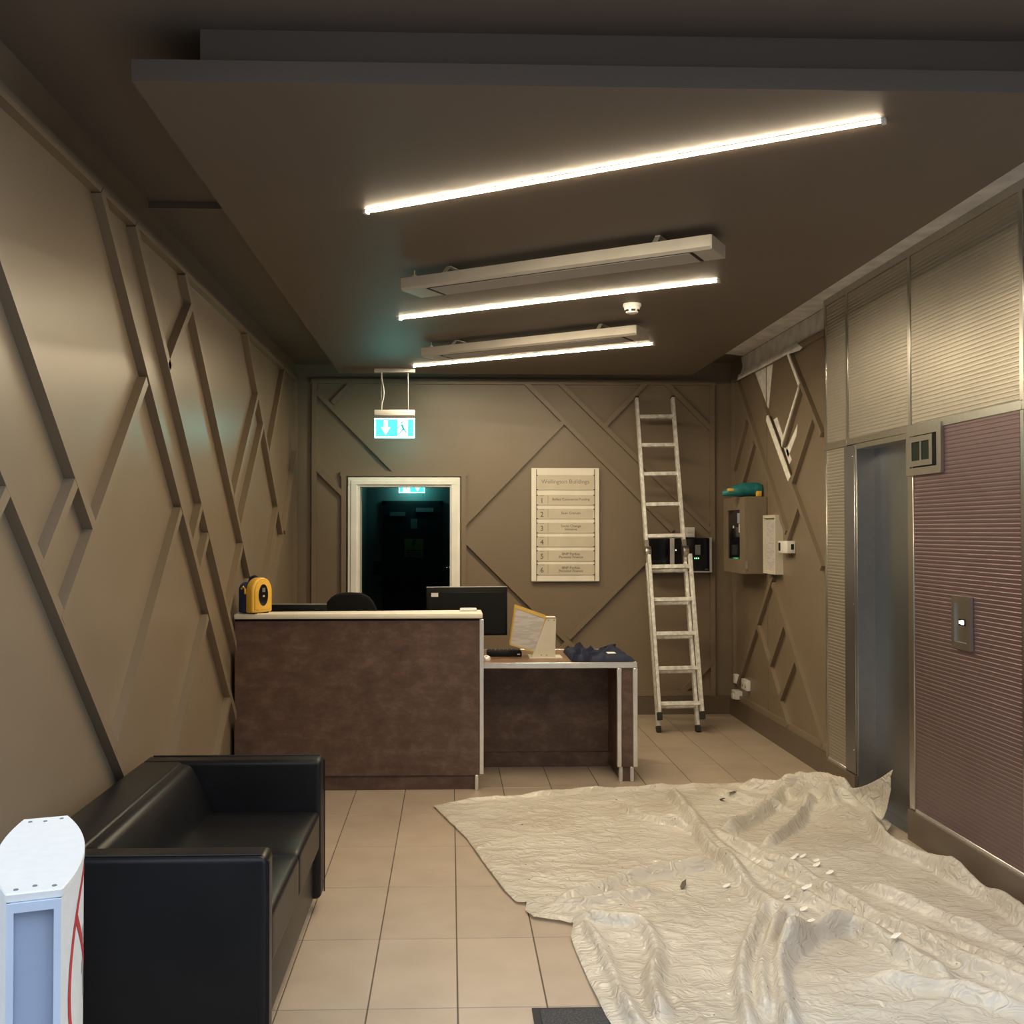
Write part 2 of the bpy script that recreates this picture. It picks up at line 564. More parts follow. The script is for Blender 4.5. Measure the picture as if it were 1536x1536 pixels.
RB = [((8.690, 2.825), (7.448, 1.575)), ((8.456, 2.467), (8.804, 2.121)), ((8.243, 2.275), (8.582, 1.949)),
      ((8.280, 2.847), (6.732, 1.345)), ((7.130, 2.571), (7.498, 2.208)), ((7.353, 2.85), (6.719, 2.215)),
      ((6.880, 2.340), (7.309, 1.925)), ((7.170, 1.764), (7.433, 1.510)), ((7.765, 1.235), (8.708, 0.290)),
      ((7.757, 1.170), (6.738, 0.190)), ((8.130, 0.815), (7.432, 0.180)), ((7.503, 0.903), (7.834, 0.560)),
      ((7.272, 0.668), (7.597, 0.342))]
batten_set(wr, RB, lambda u, v, d: (d, u, v), XR, XRF)
RF = [((6.56, 2.868), (8.86, 2.868)), ((6.56, 2.868), (6.56, 0.175)), ((8.86, 2.868), (8.86, 0.17)), ((6.56, 0.178), (8.86, 0.178))]
batten_set(wr, RF, lambda u, v, d: (d, u, v), XR, XRF + 0.002, name='frame_rail')
box('board_joint', 'paint', XR - 0.006, XR + 0.001, 7.945, 7.957, 0.2, 2.85, wr)
struct(box('baseboard_right', 'base', XRF - 0.006, XR, 6.47, YB, 0, 0.156))
# unpainted plaster band above the battens and white filler smears on the right wall
fw = lambda u, v, d: (d, u, v)
smear('bare_plaster_band', 'plaster', [(8.68, 2.89), (8.60, 2.95), (8.64, 3.035), (6.502, 3.035), (6.502, 2.888)], fw, XR - 0.004, XR + 0.001, wr)
smear('bare_plaster_rail', 'plaster', [(8.66, 2.845), (8.64, 2.889), (7.16, 2.889), (7.05, 2.84), (7.10, 2.828), (7.38, 2.846)], fw, XRF - 0.002, XRF + 0.002, wr)
smear('filler_patch', 'filler', [(8.273, 2.845), (7.80, 2.845), (7.86, 2.66), (7.905, 2.523), (7.956, 2.529)], fw, XR - 0.003, XR + 0.001, wr)
smear('filler_patch', 'filler', [(7.86, 2.455), (7.82, 2.46), (7.31, 1.965), (7.36, 1.935), (7.375, 1.945), (7.87, 2.42)], fw, XRF - 0.003, XRF + 0.003, wr)
smear('filler_patch', 'filler', [(7.78, 2.42), (7.70, 2.43), (7.52, 2.23), (7.37, 2.09), (7.42, 2.06), (7.60, 2.25)], fw, XR - 0.003, XR + 0.001, wr)
smear('filler_patch', 'filler', [(7.118, 2.600), (7.135, 2.558), (7.505, 2.190), (7.515, 2.225)], fw, XRF - 0.003, XRF + 0.003, wr)
smear('filler_patch', 'filler', [(7.492, 2.165), (7.239, 2.331), (7.269, 2.25), (7.447, 2.11)], fw, XR - 0.003, XR + 0.001, wr)
smear('filler_patch', 'filler', [(7.23, 2.06), (7.02, 2.26), (7.03, 2.19), (7.20, 2.02)], fw, XR - 0.003, XR + 0.001, wr)
smear('filler_patch', 'filler', [(7.37, 2.84), (7.34, 2.85), (7.10, 2.60), (7.13, 2.58)], fw, XRF - 0.003, XRF + 0.003, wr)

# white door frame and dark corridor beyond
d1 = struct(B().box(-0.876, -0.792, YBF - 0.012, YB + 0.002, 0, 1.966).box(0.0, 0.082, YBF - 0.012, YB + 0.002, 0, 1.966)
            .box(-0.876, 0.082, YBF - 0.012, YB + 0.002, 1.966, 2.036).bevel(0.004, 1).done('door_1', 'white'))
B().box(-0.850, -0.800, YBF - 0.024, YBF - 0.010, 0, 1.974).box(0.008, 0.056, YBF - 0.024, YBF - 0.010, 0, 1.974) \
    .box(-0.850, 0.056, YBF - 0.024, YBF - 0.010, 1.974, 2.010).bevel(0.003, 1).done('architrave_moulding', 'white', d1)
B().box(-0.795, -0.773, YBF - 0.006, YB + 0.16, 0, 1.96).box(-0.004, 0.014, YBF - 0.006, YB + 0.16, 0, 1.96) \
    .box(-0.795, 0.014, YBF - 0.006, YB + 0.16, 1.957, 1.975).done('door_lining', 'white', d1)
box('latch_keep', 'chrome', -0.012, -0.004, 9.02, 9.04, 1.25, 1.275, d1)
YE = 17.0
struct(box('floor_corridor', 'corrpaint', -1.6, 0.4, YB + 0.12, YE, -0.1, 0.0))
struct(box('ceiling_corridor', 'corrpaint', -1.6, 0.4, YB + 0.15, YE, 2.55, 2.65))
wcl = struct(box('wall_corridor_left', 'corrpaint', -1.5, -1.36, YB + 0.15, YE, 0, 2.55))
struct(box('wall_corridor_right', 'corrpaint', 0.02, 0.15, YB + 0.15, YE, 0, 2.55))
wce = struct(box('wall_corridor_end', 'corrpaint', -1.6, 0.4, YE, YE + 0.1, 0, 2.55))
d3 = struct(B().box(-1.11, -1.05, YE - 0.05, YE, 0, 2.06).box(-0.18, -0.12, YE - 0.05, YE, 0, 2.06).box(-1.11, -0.12, YE - 0.05, YE, 2.0, 2.06).done('door_3', 'corrdoor'))
box('door_leaf', 'corrdoor', -1.05, -0.62, YE - 0.045, YE - 0.002, 0.01, 2.0, d3)
box('door_leaf', 'corrdoor', -0.612, -0.18, YE - 0.045, YE - 0.002, 0.01, 2.0, d3)
box('door_closer', 'greyplate', -0.982, -0.733, YE - 0.09, YE - 0.045, 1.814, 1.879, d3)
box('door_closer', 'greyplate', -0.56, -0.278, YE - 0.09, YE - 0.045, 1.879, 1.944, d3)
box('notice', 'greyplate', -0.647, -0.54, YE - 0.05, YE - 0.045, 1.61, 1.77, d3)
ntc = box('notice', 'signyellow', -0.744, -0.44, YE - 0.052, YE - 0.045, 1.141, 1.445, d3)
B().prism([(-0.60, 1.43), (-0.55, 1.43), (-0.585, 1.375), (-0.55, 1.375), (-0.63, 1.29), (-0.605, 1.35), (-0.64, 1.35)], lambda u, v, d: (u, d, v), YE - 0.054, YE - 0.052).done('warning_symbol', 'ink', ntc)
for k in range(3):
    box('print_line', 'ink', -0.71, -0.475, YE - 0.054, YE - 0.052, 1.25 - 0.04 * k, 1.262 - 0.04 * k, ntc)
box('notice', 'greyplate', -1.26, -1.14, YE - 0.02, YE, 1.35, 1.46, wce)
box('switch_panel', 'corrdoor', -1.247, -1.139, YE - 0.03, YE, 0.86, 1.08, wce)
for k in range(3):
    box('notice', 'greyplate', XL - 0.026, XL - 0.02, 12.0, 13.6, 1.55 - 0.35 * k, 1.80 - 0.35 * k, wcl)
box('pale_dot', 'whiteplastic', -0.034, -0.026, 9.0, 9.008, 1.258, 1.266, d1)  # tiny pale dot beside the door lining


def exit_sign(label, loc, w, hb, mirrored, drop):
    """Hanging green emergency sign; local origin at the ceiling fixing."""
    t = thing('exit_sign', label, 'sign', loc)
    hw = w / 2
    B().box(-hw - 0.002, hw + 0.002, -0.022, 0.022, -0.030, 0).bevel(0.004, 2).done('ceiling_bar', 'whiteplastic', t, True)
    zt = -drop
    if drop > 0.1:
        B().tube([(-0.105, 0, -0.03), (-0.105, 0, zt)], 0.0016, 6).done('suspension_wire', 'whiteplastic', t, True)
        B().tube([(0.105, 0, -0.03), (0.108, 0, zt)], 0.0022, 6).done('suspension_wire', 'whiteplastic', t, True)
        B().tube([(-0.103, -0.004, -0.03), (-0.102, -0.004, -0.08), (-0.088, -0.004, -0.15), (-0.084, -0.004, -0.19), (-0.088, -0.004, -0.235), (-0.101, -0.004, -0.28), (-0.103, -0.004, zt)], 0.005, 8).done('flex_cable', 'whiteplastic', t, True)
    B().box(-hw, hw, -0.022, 0.022, zt - 0.045, zt).bevel(0.004, 2).done('housing', 'whiteplastic', t, True)
    box('lamp_slot', 'greyplate', -hw + 0.004, hw - 0.004, -0.016, 0.016, zt - 0.066, zt - 0.045, t)
    z1, z0 = zt - 0.062, zt - 0.062 - hb
    edge = B().box(-hw + 0.001, hw - 0.001, -0.006, 0.006, z0, z1)
    edge.bevel(0.003, 2)
    p = edge.done('light_panel', 'edgeglow', t, True)
    mir = -1 if mirrored else 1
    f = lambda u, v, d: (u * mir, d, v)
    for s in (-1, 1):
        y0, y1 = s * 0.006, s * 0.0072
        B().prism([(-hw + 0.012, z0 + 0.012), (hw - 0.012, z0 + 0.012), (hw - 0.012, z1 - 0.012), (-hw + 0.012, z1 - 0.012)], f, y0, y1).done('legend', 'tealglow', p)
        zc, hh = (z0 + z1) / 2, (z1 - z0 - 0.024) / 2
        ax = -0.44 * hw
        B().prism([(ax - 0.016, zc + hh * 0.85), (ax + 0.016, zc + hh * 0.85), (ax + 0.013, zc + hh * 0.05), (ax + 0.036, zc + hh * 0.05), (ax, zc - hh * 0.8), (ax - 0.036, zc + hh * 0.05), (ax - 0.013, zc + hh * 0.05)],
                  f, y1, y1 + s * 0.0008).done('arrow', 'whiteglow', p)
        bx0, bx1 = 0.15 * hw, 0.65 * hw
        B().prism([(bx0, zc - hh), (bx1, zc - hh), (bx1, zc + hh), (bx0, zc + hh)], f, y1, y1 + s * 0.0008).done('doorway_symbol', 'whiteglow', p)
        cx = (bx0 + bx1) / 2
        k = hh
        man = B()
        y2, y3 = y1 + s * 0.0008, y1 + s * 0.0014
        man.prism([(cx - 0.10 * k + 0.13 * k * math.cos(a), zc + 0.62 * k + 0.13 * k * math.sin(a)) for a in [i * math.pi / 4 for i in range(8)]], f, y2, y3)
        for poly in ([(-.25, .40), (.05, .42), (.20, -.05), (-.05, -.15)], [(-.05, -.10), (.20, -.05), (.45, -.50), (.62, -.50), (.62, -.62), (.36, -.62)],
                     [(-.05, -.12), (.12, -.2), (-.10, -.45), (-.52, -.85), (-.62, -.75), (-.25, -.40)], [(0, .40), (.10, .32), (.35, .05), (.55, .10), (.55, .0), (.3, -.05)],
                     [(-.22, .40), (-.15, .30), (-.45, .18), (-.52, -.1), (-.62, -.08), (-.55, .27)]):
            man.prism([(cx + a * k, zc + c * k) for a, c in poly], f, y2, y3)
        man.done('running_figure', 'exitink', p)
    return t


exit_sign('lit green exit sign with down arrow hanging above the white door frame', (-0.44, 8.21, ZP), 0.318, 0.158, False, 0.328)
exit_sign('lit green exit sign above the dark door at the end of the corridor', (-0.621, 16.75, 2.55), 0.417, 0.17, True, 0.135)

# ------------------------------------------------------------------ lift front
wlf = B()
LO0, LO1, LOZ = 5.295, 6.0, 2.085
wlf.box(XC + 0.012, 2.72, LO1, 6.50, 0, ZC).box(XC + 0.012, 2.72, Y0, LO0, 0, ZC).box(XC + 0.012, 2.72, LO0, LO1, LOZ, ZC)
wlf = struct(wlf.done('wall_lift', 'steel'))


def ribbed(name, mat, y0, y1, z0, z1, pitch=0.0195, depth=0.0015):
    b = B()
    n = max(1, int((z1 - z0) / pitch))
    prof = [(XC + 0.014, z0)]
    for k in range(n):
        z = z0 + (z1 - z0) * k / n
        h = (z1 - z0) / n
        prof += [(XC + depth, z), (XC + depth, z + h * 0.22), (XC, z + h * 0.36), (XC, z + h * 0.86)]
    prof += [(XC + depth, z1), (XC + 0.014, z1)]
    lo = [b.bm.verts.new((x, y0, z)) for x, z in prof]
    hi = [b.bm.verts.new((x, y1, z)) for x, z in prof]
    for i in range(len(prof) - 1):
        b.bm.faces.new((lo[i], lo[i + 1], hi[i + 1], hi[i]))
    return b.done(name, mat, wlf)


US = [6.477, 6.117, 5.276, 4.221, 3.2, 2.52]
for a, c in zip(US, US[1:]):
    ribbed('cladding_panel', 'clad', c + 0.02, a - 0.02, 2.125, 2.995)
ribbed('cladding_panel', 'clad', 6.165, 6.46, 0.165, 2.085)
ribbed('cladding_panel', 'clad_reflect', 4.245, 5.235, 0.165, 2.085)
ribbed('cladding_panel', 'clad_reflect', 2.5, 4.20, 0.165, 2.085)
for y in US:
    box('cover_strip', 'steel', XC - 0.004, XC + 0.013, y - 0.018, y + 0.018, 2.12, 3.0, wlf, 0.003, 1)
for (y0, y1) in ((6.12, 6.495), (4.22, 5.30), (3.0, 4.22)):
    box('transom_strip', 'steel', XC - 0.006, XC + 0.013, y0, y1, 2.084, 2.126, wlf, 0.003, 1)
box('transom_strip', 'steel', XC - 0.006, XC + 0.013, 5.295, 6.12, 2.088, 2.126, wlf, 0.003, 1)
box('head_strip', 'steel', XC - 0.004, XC + 0.013, 3.0, 6.495, 2.995, ZC, wlf, 0.002, 1)
for y in (6.478, 4.221):
    box('cover_strip', 'steel', XC - 0.004, XC + 0.013, y - 0.016, y + 0.016, 0.16, 2.085, wlf, 0.003, 1)
box('cover_strip', 'steel', XC - 0.006, XC + 0.013, 5.235, 5.298, 0.16, 2.085, wlf, 0.003, 1)
for (y0, y1) in ((6.165, 6.462), (4.24, 5.236), (3.0, 4.2)):
    box('foot_strip', 'alu', XC - 0.004, XC + 0.013, y0, y1, 0.152, 0.170, wlf, 0.002, 1)
bl = struct(B().box(XC - 0.018, XC + 0.02, LO1 - 0.005, 6.50, 0, 0.155).box(XC - 0.018, XC + 0.02, Y0, LO0, 0, 0.155)
            .box(XC + 0.02, 2.47, LO1 - 0.004, LO1 + 0.02, 0, 0.155).done('baseboard_lift', 'base'))

d2 = struct(box('door_2', 'liftdoor', 2.47, 2.50, LO0 - 0.10, LO1 + 0.1, 0.004, LOZ + 0.05))
box('door_jamb', 'liftdoor', XC - 0.006, XC + 0.013, 6.005, 6.163, 0.16, 2.085, d2, 0.003, 1)
box('jamb_reveal', 'steel', XC + 0.0, 2.472, LO1 - 0.016, LO1 + 0.006, 0.005, LOZ, d2, 0.002, 1)
box('jamb_reveal', 'steel', XC + 0.0, 2.472, LO0 - 0.004, LO0 + 0.012, 0.005, LOZ, d2, 0.002, 1)
box('head_reveal', 'steel', XC - 0.002, 2.472, LO0, LO1, LOZ - 0.028, LOZ + 0.003, d2, 0.002, 1)
box('door_seal', 'black', 2.466, 2.471, LO0 + 0.012, LO0 + 0.03, 0.01, LOZ - 0.03, d2)
box('door_sill', 'steel', XC + 0.02, 2.50, LO0, LO1, -0.002, 0.003, d2)
for z in (0.30, 1.15, 2.02):
    B().lathe([(0.006, 0), (0.006, 0.002), (0.003, 0.004)], 12, Matrix.Translation((XC - 0.006, 6.03, z)) @ Matrix.Rotation(-math.pi / 2, 4, 'Y')).done('screw', 'chrome', d2)

# floor indicator above the right panel and call plate
ind = thing('floor_indicator', 'square steel lift floor indicator with two dark display panes beside the lift door', 'lift indicator', (XC - 0.002, 5.10, 1.985))
fr = B()
for (y0, y1, z0, z1) in ((-0.19, 0.19, 0.078, 0.122), (-0.19, 0.19, -0.122, -0.085), (-0.19, -0.145, -0.085, 0.078), (0.145, 0.19, -0.085, 0.078)):
    fr.box(-0.014, 0.002, y0, y1, z0, z1)
fr.done('outer_frame', 'steel', ind)
box('recess_back', 'black', -0.003, 0.003, -0.15, 0.15, -0.09, 0.085, ind)
scr = B()
for (y0, y1, z0, z1) in ((-0.112, 0.140, 0.045, 0.072), (-0.112, 0.140, -0.078, -0.050), (-0.112, -0.078, -0.050, 0.045), (0.112, 0.140, -0.050, 0.045), (0.005, 0.022, -0.05, 0.045)):
    scr.box(-0.020, -0.002, y0, y1, z0, z1)
scr = scr.done('display_bezel', 'steel', ind)
box('display_pane', 'darkgreen', -0.012, -0.003, -0.08, 0.008, -0.052, 0.048, ind)
box('display_pane', 'darkgreen', -0.012, -0.003, 0.018, 0.115, -0.052, 0.048, ind)

cp = thing('call_plate', 'slim steel lift call plate with a small lit button on the plum-tinted ribbed panel', 'lift button', (XC - 0.001, 4.727, 1.159))
pl = B()
for (y0, y1, z0, z1) in ((-0.088, 0.088, 0.088, 0.122), (-0.088, 0.088, -0.122, -0.092), (-0.088, -0.055, -0.092, 0.088), (0.062, 0.088, -0.092, 0.088)):
    pl.box(-0.016, 0.0, y0, y1, z0, z1)
pl.done('plate_frame', 'steel', cp)
box('plate_face', 'steel', -0.006, 0.001, -0.057, 0.064, -0.095, 0.09, cp)
box('button_bezel', 'black', -0.010, -0.005, -0.026, 0.030, -0.014, 0.016, cp)
box('button_light', 'callglow', -0.013, -0.009, -0.020, 0.004, -0.009, 0.011, cp)
box('button_light', 'callglow', -0.013, -0.009, 0.010, 0.022, -0.006, 0.008, cp)


# ------------------------------------------------------------------ ceiling lights, heaters, detector
def led_strip(label, a, b):
    a, b = Vector(a), Vector(b)
    mid, d = (a + b) / 2, b - a
    L = d.length
    t = thing('led_strip_light', label, 'light', (mid.x, mid.y, ZP), math.atan2(d.y, d.x), 'slanted LED strips in the hanging ceiling panel')
    box('profile', 'whiteplastic', -L / 2, L / 2, -0.0128, 0.0128, -0.004, 0.0, t)
    B().prism([(-0.013, -0.004), (0.013, -0.004), (0.011, -0.0065), (-0.011, -0.0065)], lambda u, v, dd: (dd, u, v), -L / 2 + 0.01, L / 2 - 0.01).done('diffuser', 'led', t)
    box('end_cap', 'whiteplastic', -L / 2 - 0.004, -L / 2 + 0.01, -0.014, 0.014, -0.014, 0, t)
    box('end_cap', 'whiteplastic', L / 2 - 0.01, L / 2 + 0.004, -0.014, 0.014, -0.014, 0, t)
    return t


led_strip('long warm LED strip nearest the entrance, in front of both heaters', (-0.34, 4.141), (1.344, 3.160))
led_strip('warm LED strip on the ceiling panel between the two heaters', (-0.308, 6.242), (1.369, 5.239))
led_strip('farthest warm LED strip, just behind the rear heater', (-0.289, 8.072), (1.388, 7.038))


def heater(label, loc, rz, L=1.555):
    t = thing('radiant_heater', label, 'heater', (*loc, 2.792), rz, 'suspended radiant heaters')
    h = L / 2
    B().prism([(-0.1, 0.030), (0.1, 0.030), (0.1, -0.018), (0.088, -0.030), (-0.088, -0.030), (-0.1, -0.018)], lambda u, v, d: (d, u, v), -h, h).done('casing', 'heater', t)
    box('plate_seam', 'black', -h + 0.150, h - 0.094, -0.084, 0.086, -0.0315, -0.029, t)
    box('heater_plate', 'heaterface', -h + 0.155, h - 0.10, -0.078, 0.080, -0.0335, -0.028, t)
    box('vent_slot', 'black', -h + 0.135, -h + 0.148, -0.080, 0.080, -0.0325, -0.029, t)
    box('vent_slot', 'black', h - 0.095, h - 0.085, -0.080, 0.080, -0.0325, -0.029, t)
    box('end_plate', 'heater', h, h + 0.004, -0.098, 0.098, -0.028, 0.029, t)
    for x in (-0.53, 0.53):
        k = B()
        for s in (-1, 1):
            k.prism([(x - 0.012, 0), (x + 0.012, 0), (x + 0.012, 0.001), (x - 0.012, 0.001)], lambda u, v, d, s=s: (u, s * (0.095 - 1.1 * (d - 0.030)) + v * 0 + s * v * 3, d), 0.030, 0.066)
        k.box(x - 0.012, x + 0.012, -0.06, 0.06, 0.064, 0.068)
        k.done('bracket', 'heater', t)
    B().tube([(-h + 0.06, -0.07, 0.03), (-h + 0.06, -0.07, 0.068)], 0.003, 6).lathe([(0.012, 0), (0.012, 0.012), (0.006, 0.016)], 12, Matrix.Translation((-h + 0.06, -0.07, 0.03))).done('cable_gland', 'heater', t)
    return t


heater('pale suspended radiant heater nearer the entrance, under the first LED strip', (0.473, 4.780), math.radians(-31.2))
heater('pale suspended radiant heater farther back, just above the rear LED strip', (0.512, 6.715), math.radians(-32.5))

sd = thing('smoke_detector', 'round white smoke detector on the ceiling panel right of the heaters', 'smoke detector', (1.023, 5.813, ZP))
B().lathe([(0.050, 0), (0.052, -0.012), (0.048, -0.018)], 28).done('base_ring', 'whiteplastic', sd, True)
B().lathe([(0.046, -0.016), (0.044, -0.030), (0.036, -0.038), (0.034, -0.050), (0.020, -0.056)], 28).done('sensor_cap', 'whiteplastic', sd, True)
for k in range(6):
    a = k * math.pi / 3
    B().box(-0.011, 0.011, 0.033, 0.0405, -0.045, -0.035, Matrix.Rotation(a, 4, 'Z')).done('sensor_vent', 'black', sd)

dl = thing('downlight', 'small white recessed downlight at the top right corner of the front ceiling', 'light', (1.70, 2.90, ZC))
B().lathe([(0.045, 0.0), (0.045, -0.006), (0.034, -0.008), (0.034, -0.002)], 24).done('bezel', 'white', dl, True)
B().lathe([(0.033, -0.0015), (0.033, -0.003), (0.001, -0.003)], 24).done('lens', 'whiteplastic', dl, True)

# ------------------------------------------------------------------ reception counter
rc = thing('reception_counter', 'tall rust brown reception counter with pale counter top and steel edges', 'reception desk', (-0.55, 6.37, 0))
ox = -0.55


def rbox(n, m, x0, x1, y0, y1, z0, z1, bev=0.0, seg=2):
    return box(n, m, x0 - ox, x1 - ox, y0 - 6.37, y1 - 6.37, z0, z1, rc, bev, seg)


rbox('front_panel', 'lam', -1.308, 0.178, 6.37, 6.41, 0.092, 1.032)
rbox('plinth', 'lam', -1.308, 0.150, 6.39, 6.42, 0.0, 0.092)
rbox('side_panel', 'lam', 0.150, 0.178, 6.41, 6.62, 0.092, 1.032)
rbox('edge_trim', 'alu', 0.178, 0.204, 6.362, 6.40, 0.098, 1.040, 0.003, 1)
rbox('shadow_gap', 'black', -1.308, 0.178, 6.375, 6.62, 1.032, 1.046)
ct = B().prism([(-1.308 - ox, -0.030), (0.197 - ox, -0.012), (0.197 - ox, 0.26), (-1.308 - ox, 0.13)], lambda u, v, d: (u, v, d), 1.046, 1.078)
ct.bevel(0.006, 2).done('counter_top', 'signboard', rc, True)
rbox('foot', 'alu', 0.150, 0.172, 6.362, 6.40, 0.0, 0.092, 0.003, 1)
rbox('work_surface', 'woodtop', -1.308, 0.150, 6.42, 7.15, 0.715, 0.745)
rbox('support_panel', 'lam', -1.292, -1.262, 6.42, 7.10, 0.0, 0.715)
rbox('support_panel', 'lam', 0.118, 0.150, 6.62, 7.10, 0.0, 0.715)

# lower desk
sdk = thing('side_desk', 'lower brown desk with white steel edges joined to the right of the counter', 'desk', (0.69, 6.54, 0))


def sbox(n, m, x0, x1, y0, y1, z0, z1, bev=0.0, seg=2):
    return box(n, m, x0 - 0.69, x1 - 0.69, y0 - 6.54, y1 - 6.54, z0, z1, sdk, bev, seg)


sbox('desk_top', 'woodtop', 0.206, 1.165, 6.55, 7.28, 0.718, 0.750)
sbox('top_edge_trim', 'alu', 0.206, 1.178, 6.535, 6.552, 0.716, 0.752, 0.003, 1)
sbox('top_edge_trim', 'alu', 0.206, 1.178, 7.278, 7.292, 0.716, 0.752, 0.003, 1)
sbox('top_edge_trim', 'alu', 1.163, 1.178, 6.552, 7.28, 0.716, 0.752, 0.003, 1)
sbox('modesty_panel', 'lam', 0.206, 1.06, 6.97, 7.00, 0.105, 0.718)
sbox('plinth', 'lam', 0.206, 1.06, 6.98, 7.01, 0.0, 0.105)
sbox('end_panel', 'lam', 1.058, 1.165, 6.545, 7.27, 0.095, 0.716)
sbox('leg_trim', 'alu', 1.050, 1.078, 6.534, 6.56, 0.095, 0.716, 0.003, 1)
sbox('leg_trim', 'alu', 1.150, 1.180, 6.534, 6.56, 0.095, 0.716, 0.003, 1)
sbox('end_plinth', 'lam', 1.075, 1.150, 6.56, 7.26, 0.0, 0.095)
sbox('foot', 'alu', 1.062, 1.086, 6.545, 6.575, 0.0, 0.095, 0.003, 1)
sbox('foot', 'alu', 1.133, 1.157, 6.545, 6.575, 0.0, 0.095, 0.003, 1)

# ------------------------------------------------------------------ things on the desks
aed = thing('defibrillator', 'yellow and navy defibrillator unit standing at the left end of the counter top', 'defibrillator', (-1.196, 6.418, 1.078), math.radians(57))


def arch(hw, z0, z1, r, n=10):
    pts = [(-hw, z0), (hw, z0)]
    pts += [(hw - r + r * math.cos(a), z1 - r + r * math.sin(a)) for a in [math.pi / 2 * k / n for k in range(n + 1)]]
    pts += [(-hw + r + r * math.cos(a), z1 - r + r * math.sin(a)) for a in [math.pi / 2 + math.pi / 2 * k / n for k in range(n + 1)]]
    return pts


fy = lambda u, v, d: (u, d, v)
B().prism(arch(0.088, 0.006, 0.218, 0.084), fy, -0.062, -0.004).bevel(0.012, 3, 0.9).done('front_shell', 'yellow', aed, True)
B().prism(arch(0.070, 0.024, 0.200, 0.066), fy, -0.068, -0.058).bevel(0.004, 2, 0.9).done('raised_rim', 'yellow', aed, True)
B().prism([(0.040 * math.cos(a), 0.112 + 0.066 * math.sin(a)) for a in [2 * math.pi * k / 24 for k in range(24)]], fy, -0.071, -0.064).done('control_window', 'blackglass', aed, True)
box('status_button', 'alu', -0.008, 0.008, -0.073, -0.070, 0.100, 0.112, aed)
box('status_button', 'greyplate', -0.012, 0.012, -0.073, -0.070, 0.130, 0.155, aed)
B().prism(arch(0.085, 0.004, 0.190, 0.05), fy, -0.004, 0.058).bevel(0.010, 2, 0.9).done('rear_case', 'blue', aed, True)
B().tube([(0.0, 0.045, 0.185), (0.0, 0.035, 0.212), (0.0, 0.0, 0.222), (0.0, -0.02, 0.212)], 0.012, 8).done('carry_handle', 'blue', aed, True)
B().tube([(-0.086, 0.03, 0.15), (-0.088, 0.012, 0.165), (-0.089, -0.003, 0.15), (-0.089, -0.004, 0.12)], 0.006, 8).done('side_latch', 'yellow', aed, True)
for x in (-0.05, 0.05):
    box('foot', 'rubber', x - 0.012, x + 0.012, -0.055, 0.05, 0.0, 0.008, aed)


def monitor(label, loc, rz, w, h, zb, sticker):
    t = thing('monitor', label, 'monitor', loc, rz)
    B().box(-w / 2, w / 2, -0.012, 0.018, zb, zb + h).bevel(0.004, 2).done('screen_case', 'black', t, True)
    B().box(-w * 0.48, w * 0.48, -0.018, -0.010, zb + h * 0.03, zb + h * 0.90).bevel(0.003, 1).done('back_cover', 'black', t, True)
    box('screen', 'blackglass', -w / 2 + 0.012, w / 2 - 0.012, 0.0175, 0.020, zb + 0.015, zb + h - 0.012, t)
    box('top_edge', 'alu', -w / 2, w / 2, -0.008, 0.014, zb + h - 0.001, zb + h + 0.004, t)
    B().box(-0.03, 0.03, -0.050, -0.025, 0.01, zb + h * 0.55).bevel(0.004, 1).done('stand_post', 'black', t)
    B().box(-0.09, 0.085, -0.11, 0.09, 0.0, 0.012).bevel(0.004, 1).done('stand_base', 'black', t)
    if sticker:
        box('sticker', 'whiteplastic', -w / 2 + 0.030, -w / 2 + 0.076, -0.0200, -0.0175, zb + h - 0.062, zb + h - 0.036, t)
    return t


monitor('black monitor seen from behind with a small white sticker, right end of the counter', (0.112, 7.00, 0.745), math.radians(6), 0.545, 0.325, 0.132, True)
monitor('long low black monitor top showing behind the counter beside the defibrillator', (-1.045, 6.93, 0.745), math.radians(-1), 0.45, 0.29, 0.058, False)

box_s = tag(B().box(0.060, 0.165, 6.49, 6.60, 1.078, 1.094).bevel(0.003, 1).done('card_holder', 'alu'), 'small flat silver holder on the right end of the counter top', 'holder')
kb = thing('keyboard', 'black keyboard lying on the lower desk beside the counter', 'keyboard', (0.362, 6.93, 0.750))
B().box(-0.120, 0.110, -0.06, 0.06, 0.0, 0.034).bevel(0.005, 2).done('body', 'black', kb, True)
for r in range(4):
    for k in range(8):
        box('key', 'rubber', -0.114 + k * 0.0275, -0.090 + k * 0.0275, -0.045 + r * 0.024, -0.025 + r * 0.024, 0.034, 0.039, kb)
box('badge', 'alu', 0.080, 0.098, -0.0615, -0.0595, 0.011, 0.020, kb)
ms = thing('mouse', 'white computer mouse on the lower desk at the counter edge', 'mouse', (0.232, 6.70, 0.750))
B().lathe([(0.030, 0), (0.031, 0.010), (0.026, 0.022), (0.012, 0.029)], 20, Matrix.Diagonal((0.9, 1.6, 1, 1))).done('shell', 'whiteplastic', ms, True)
B().box(-0.003, 0.003, -0.034, -0.018, 0.022, 0.029).done('scroll_wheel', 'greyplate', ms)

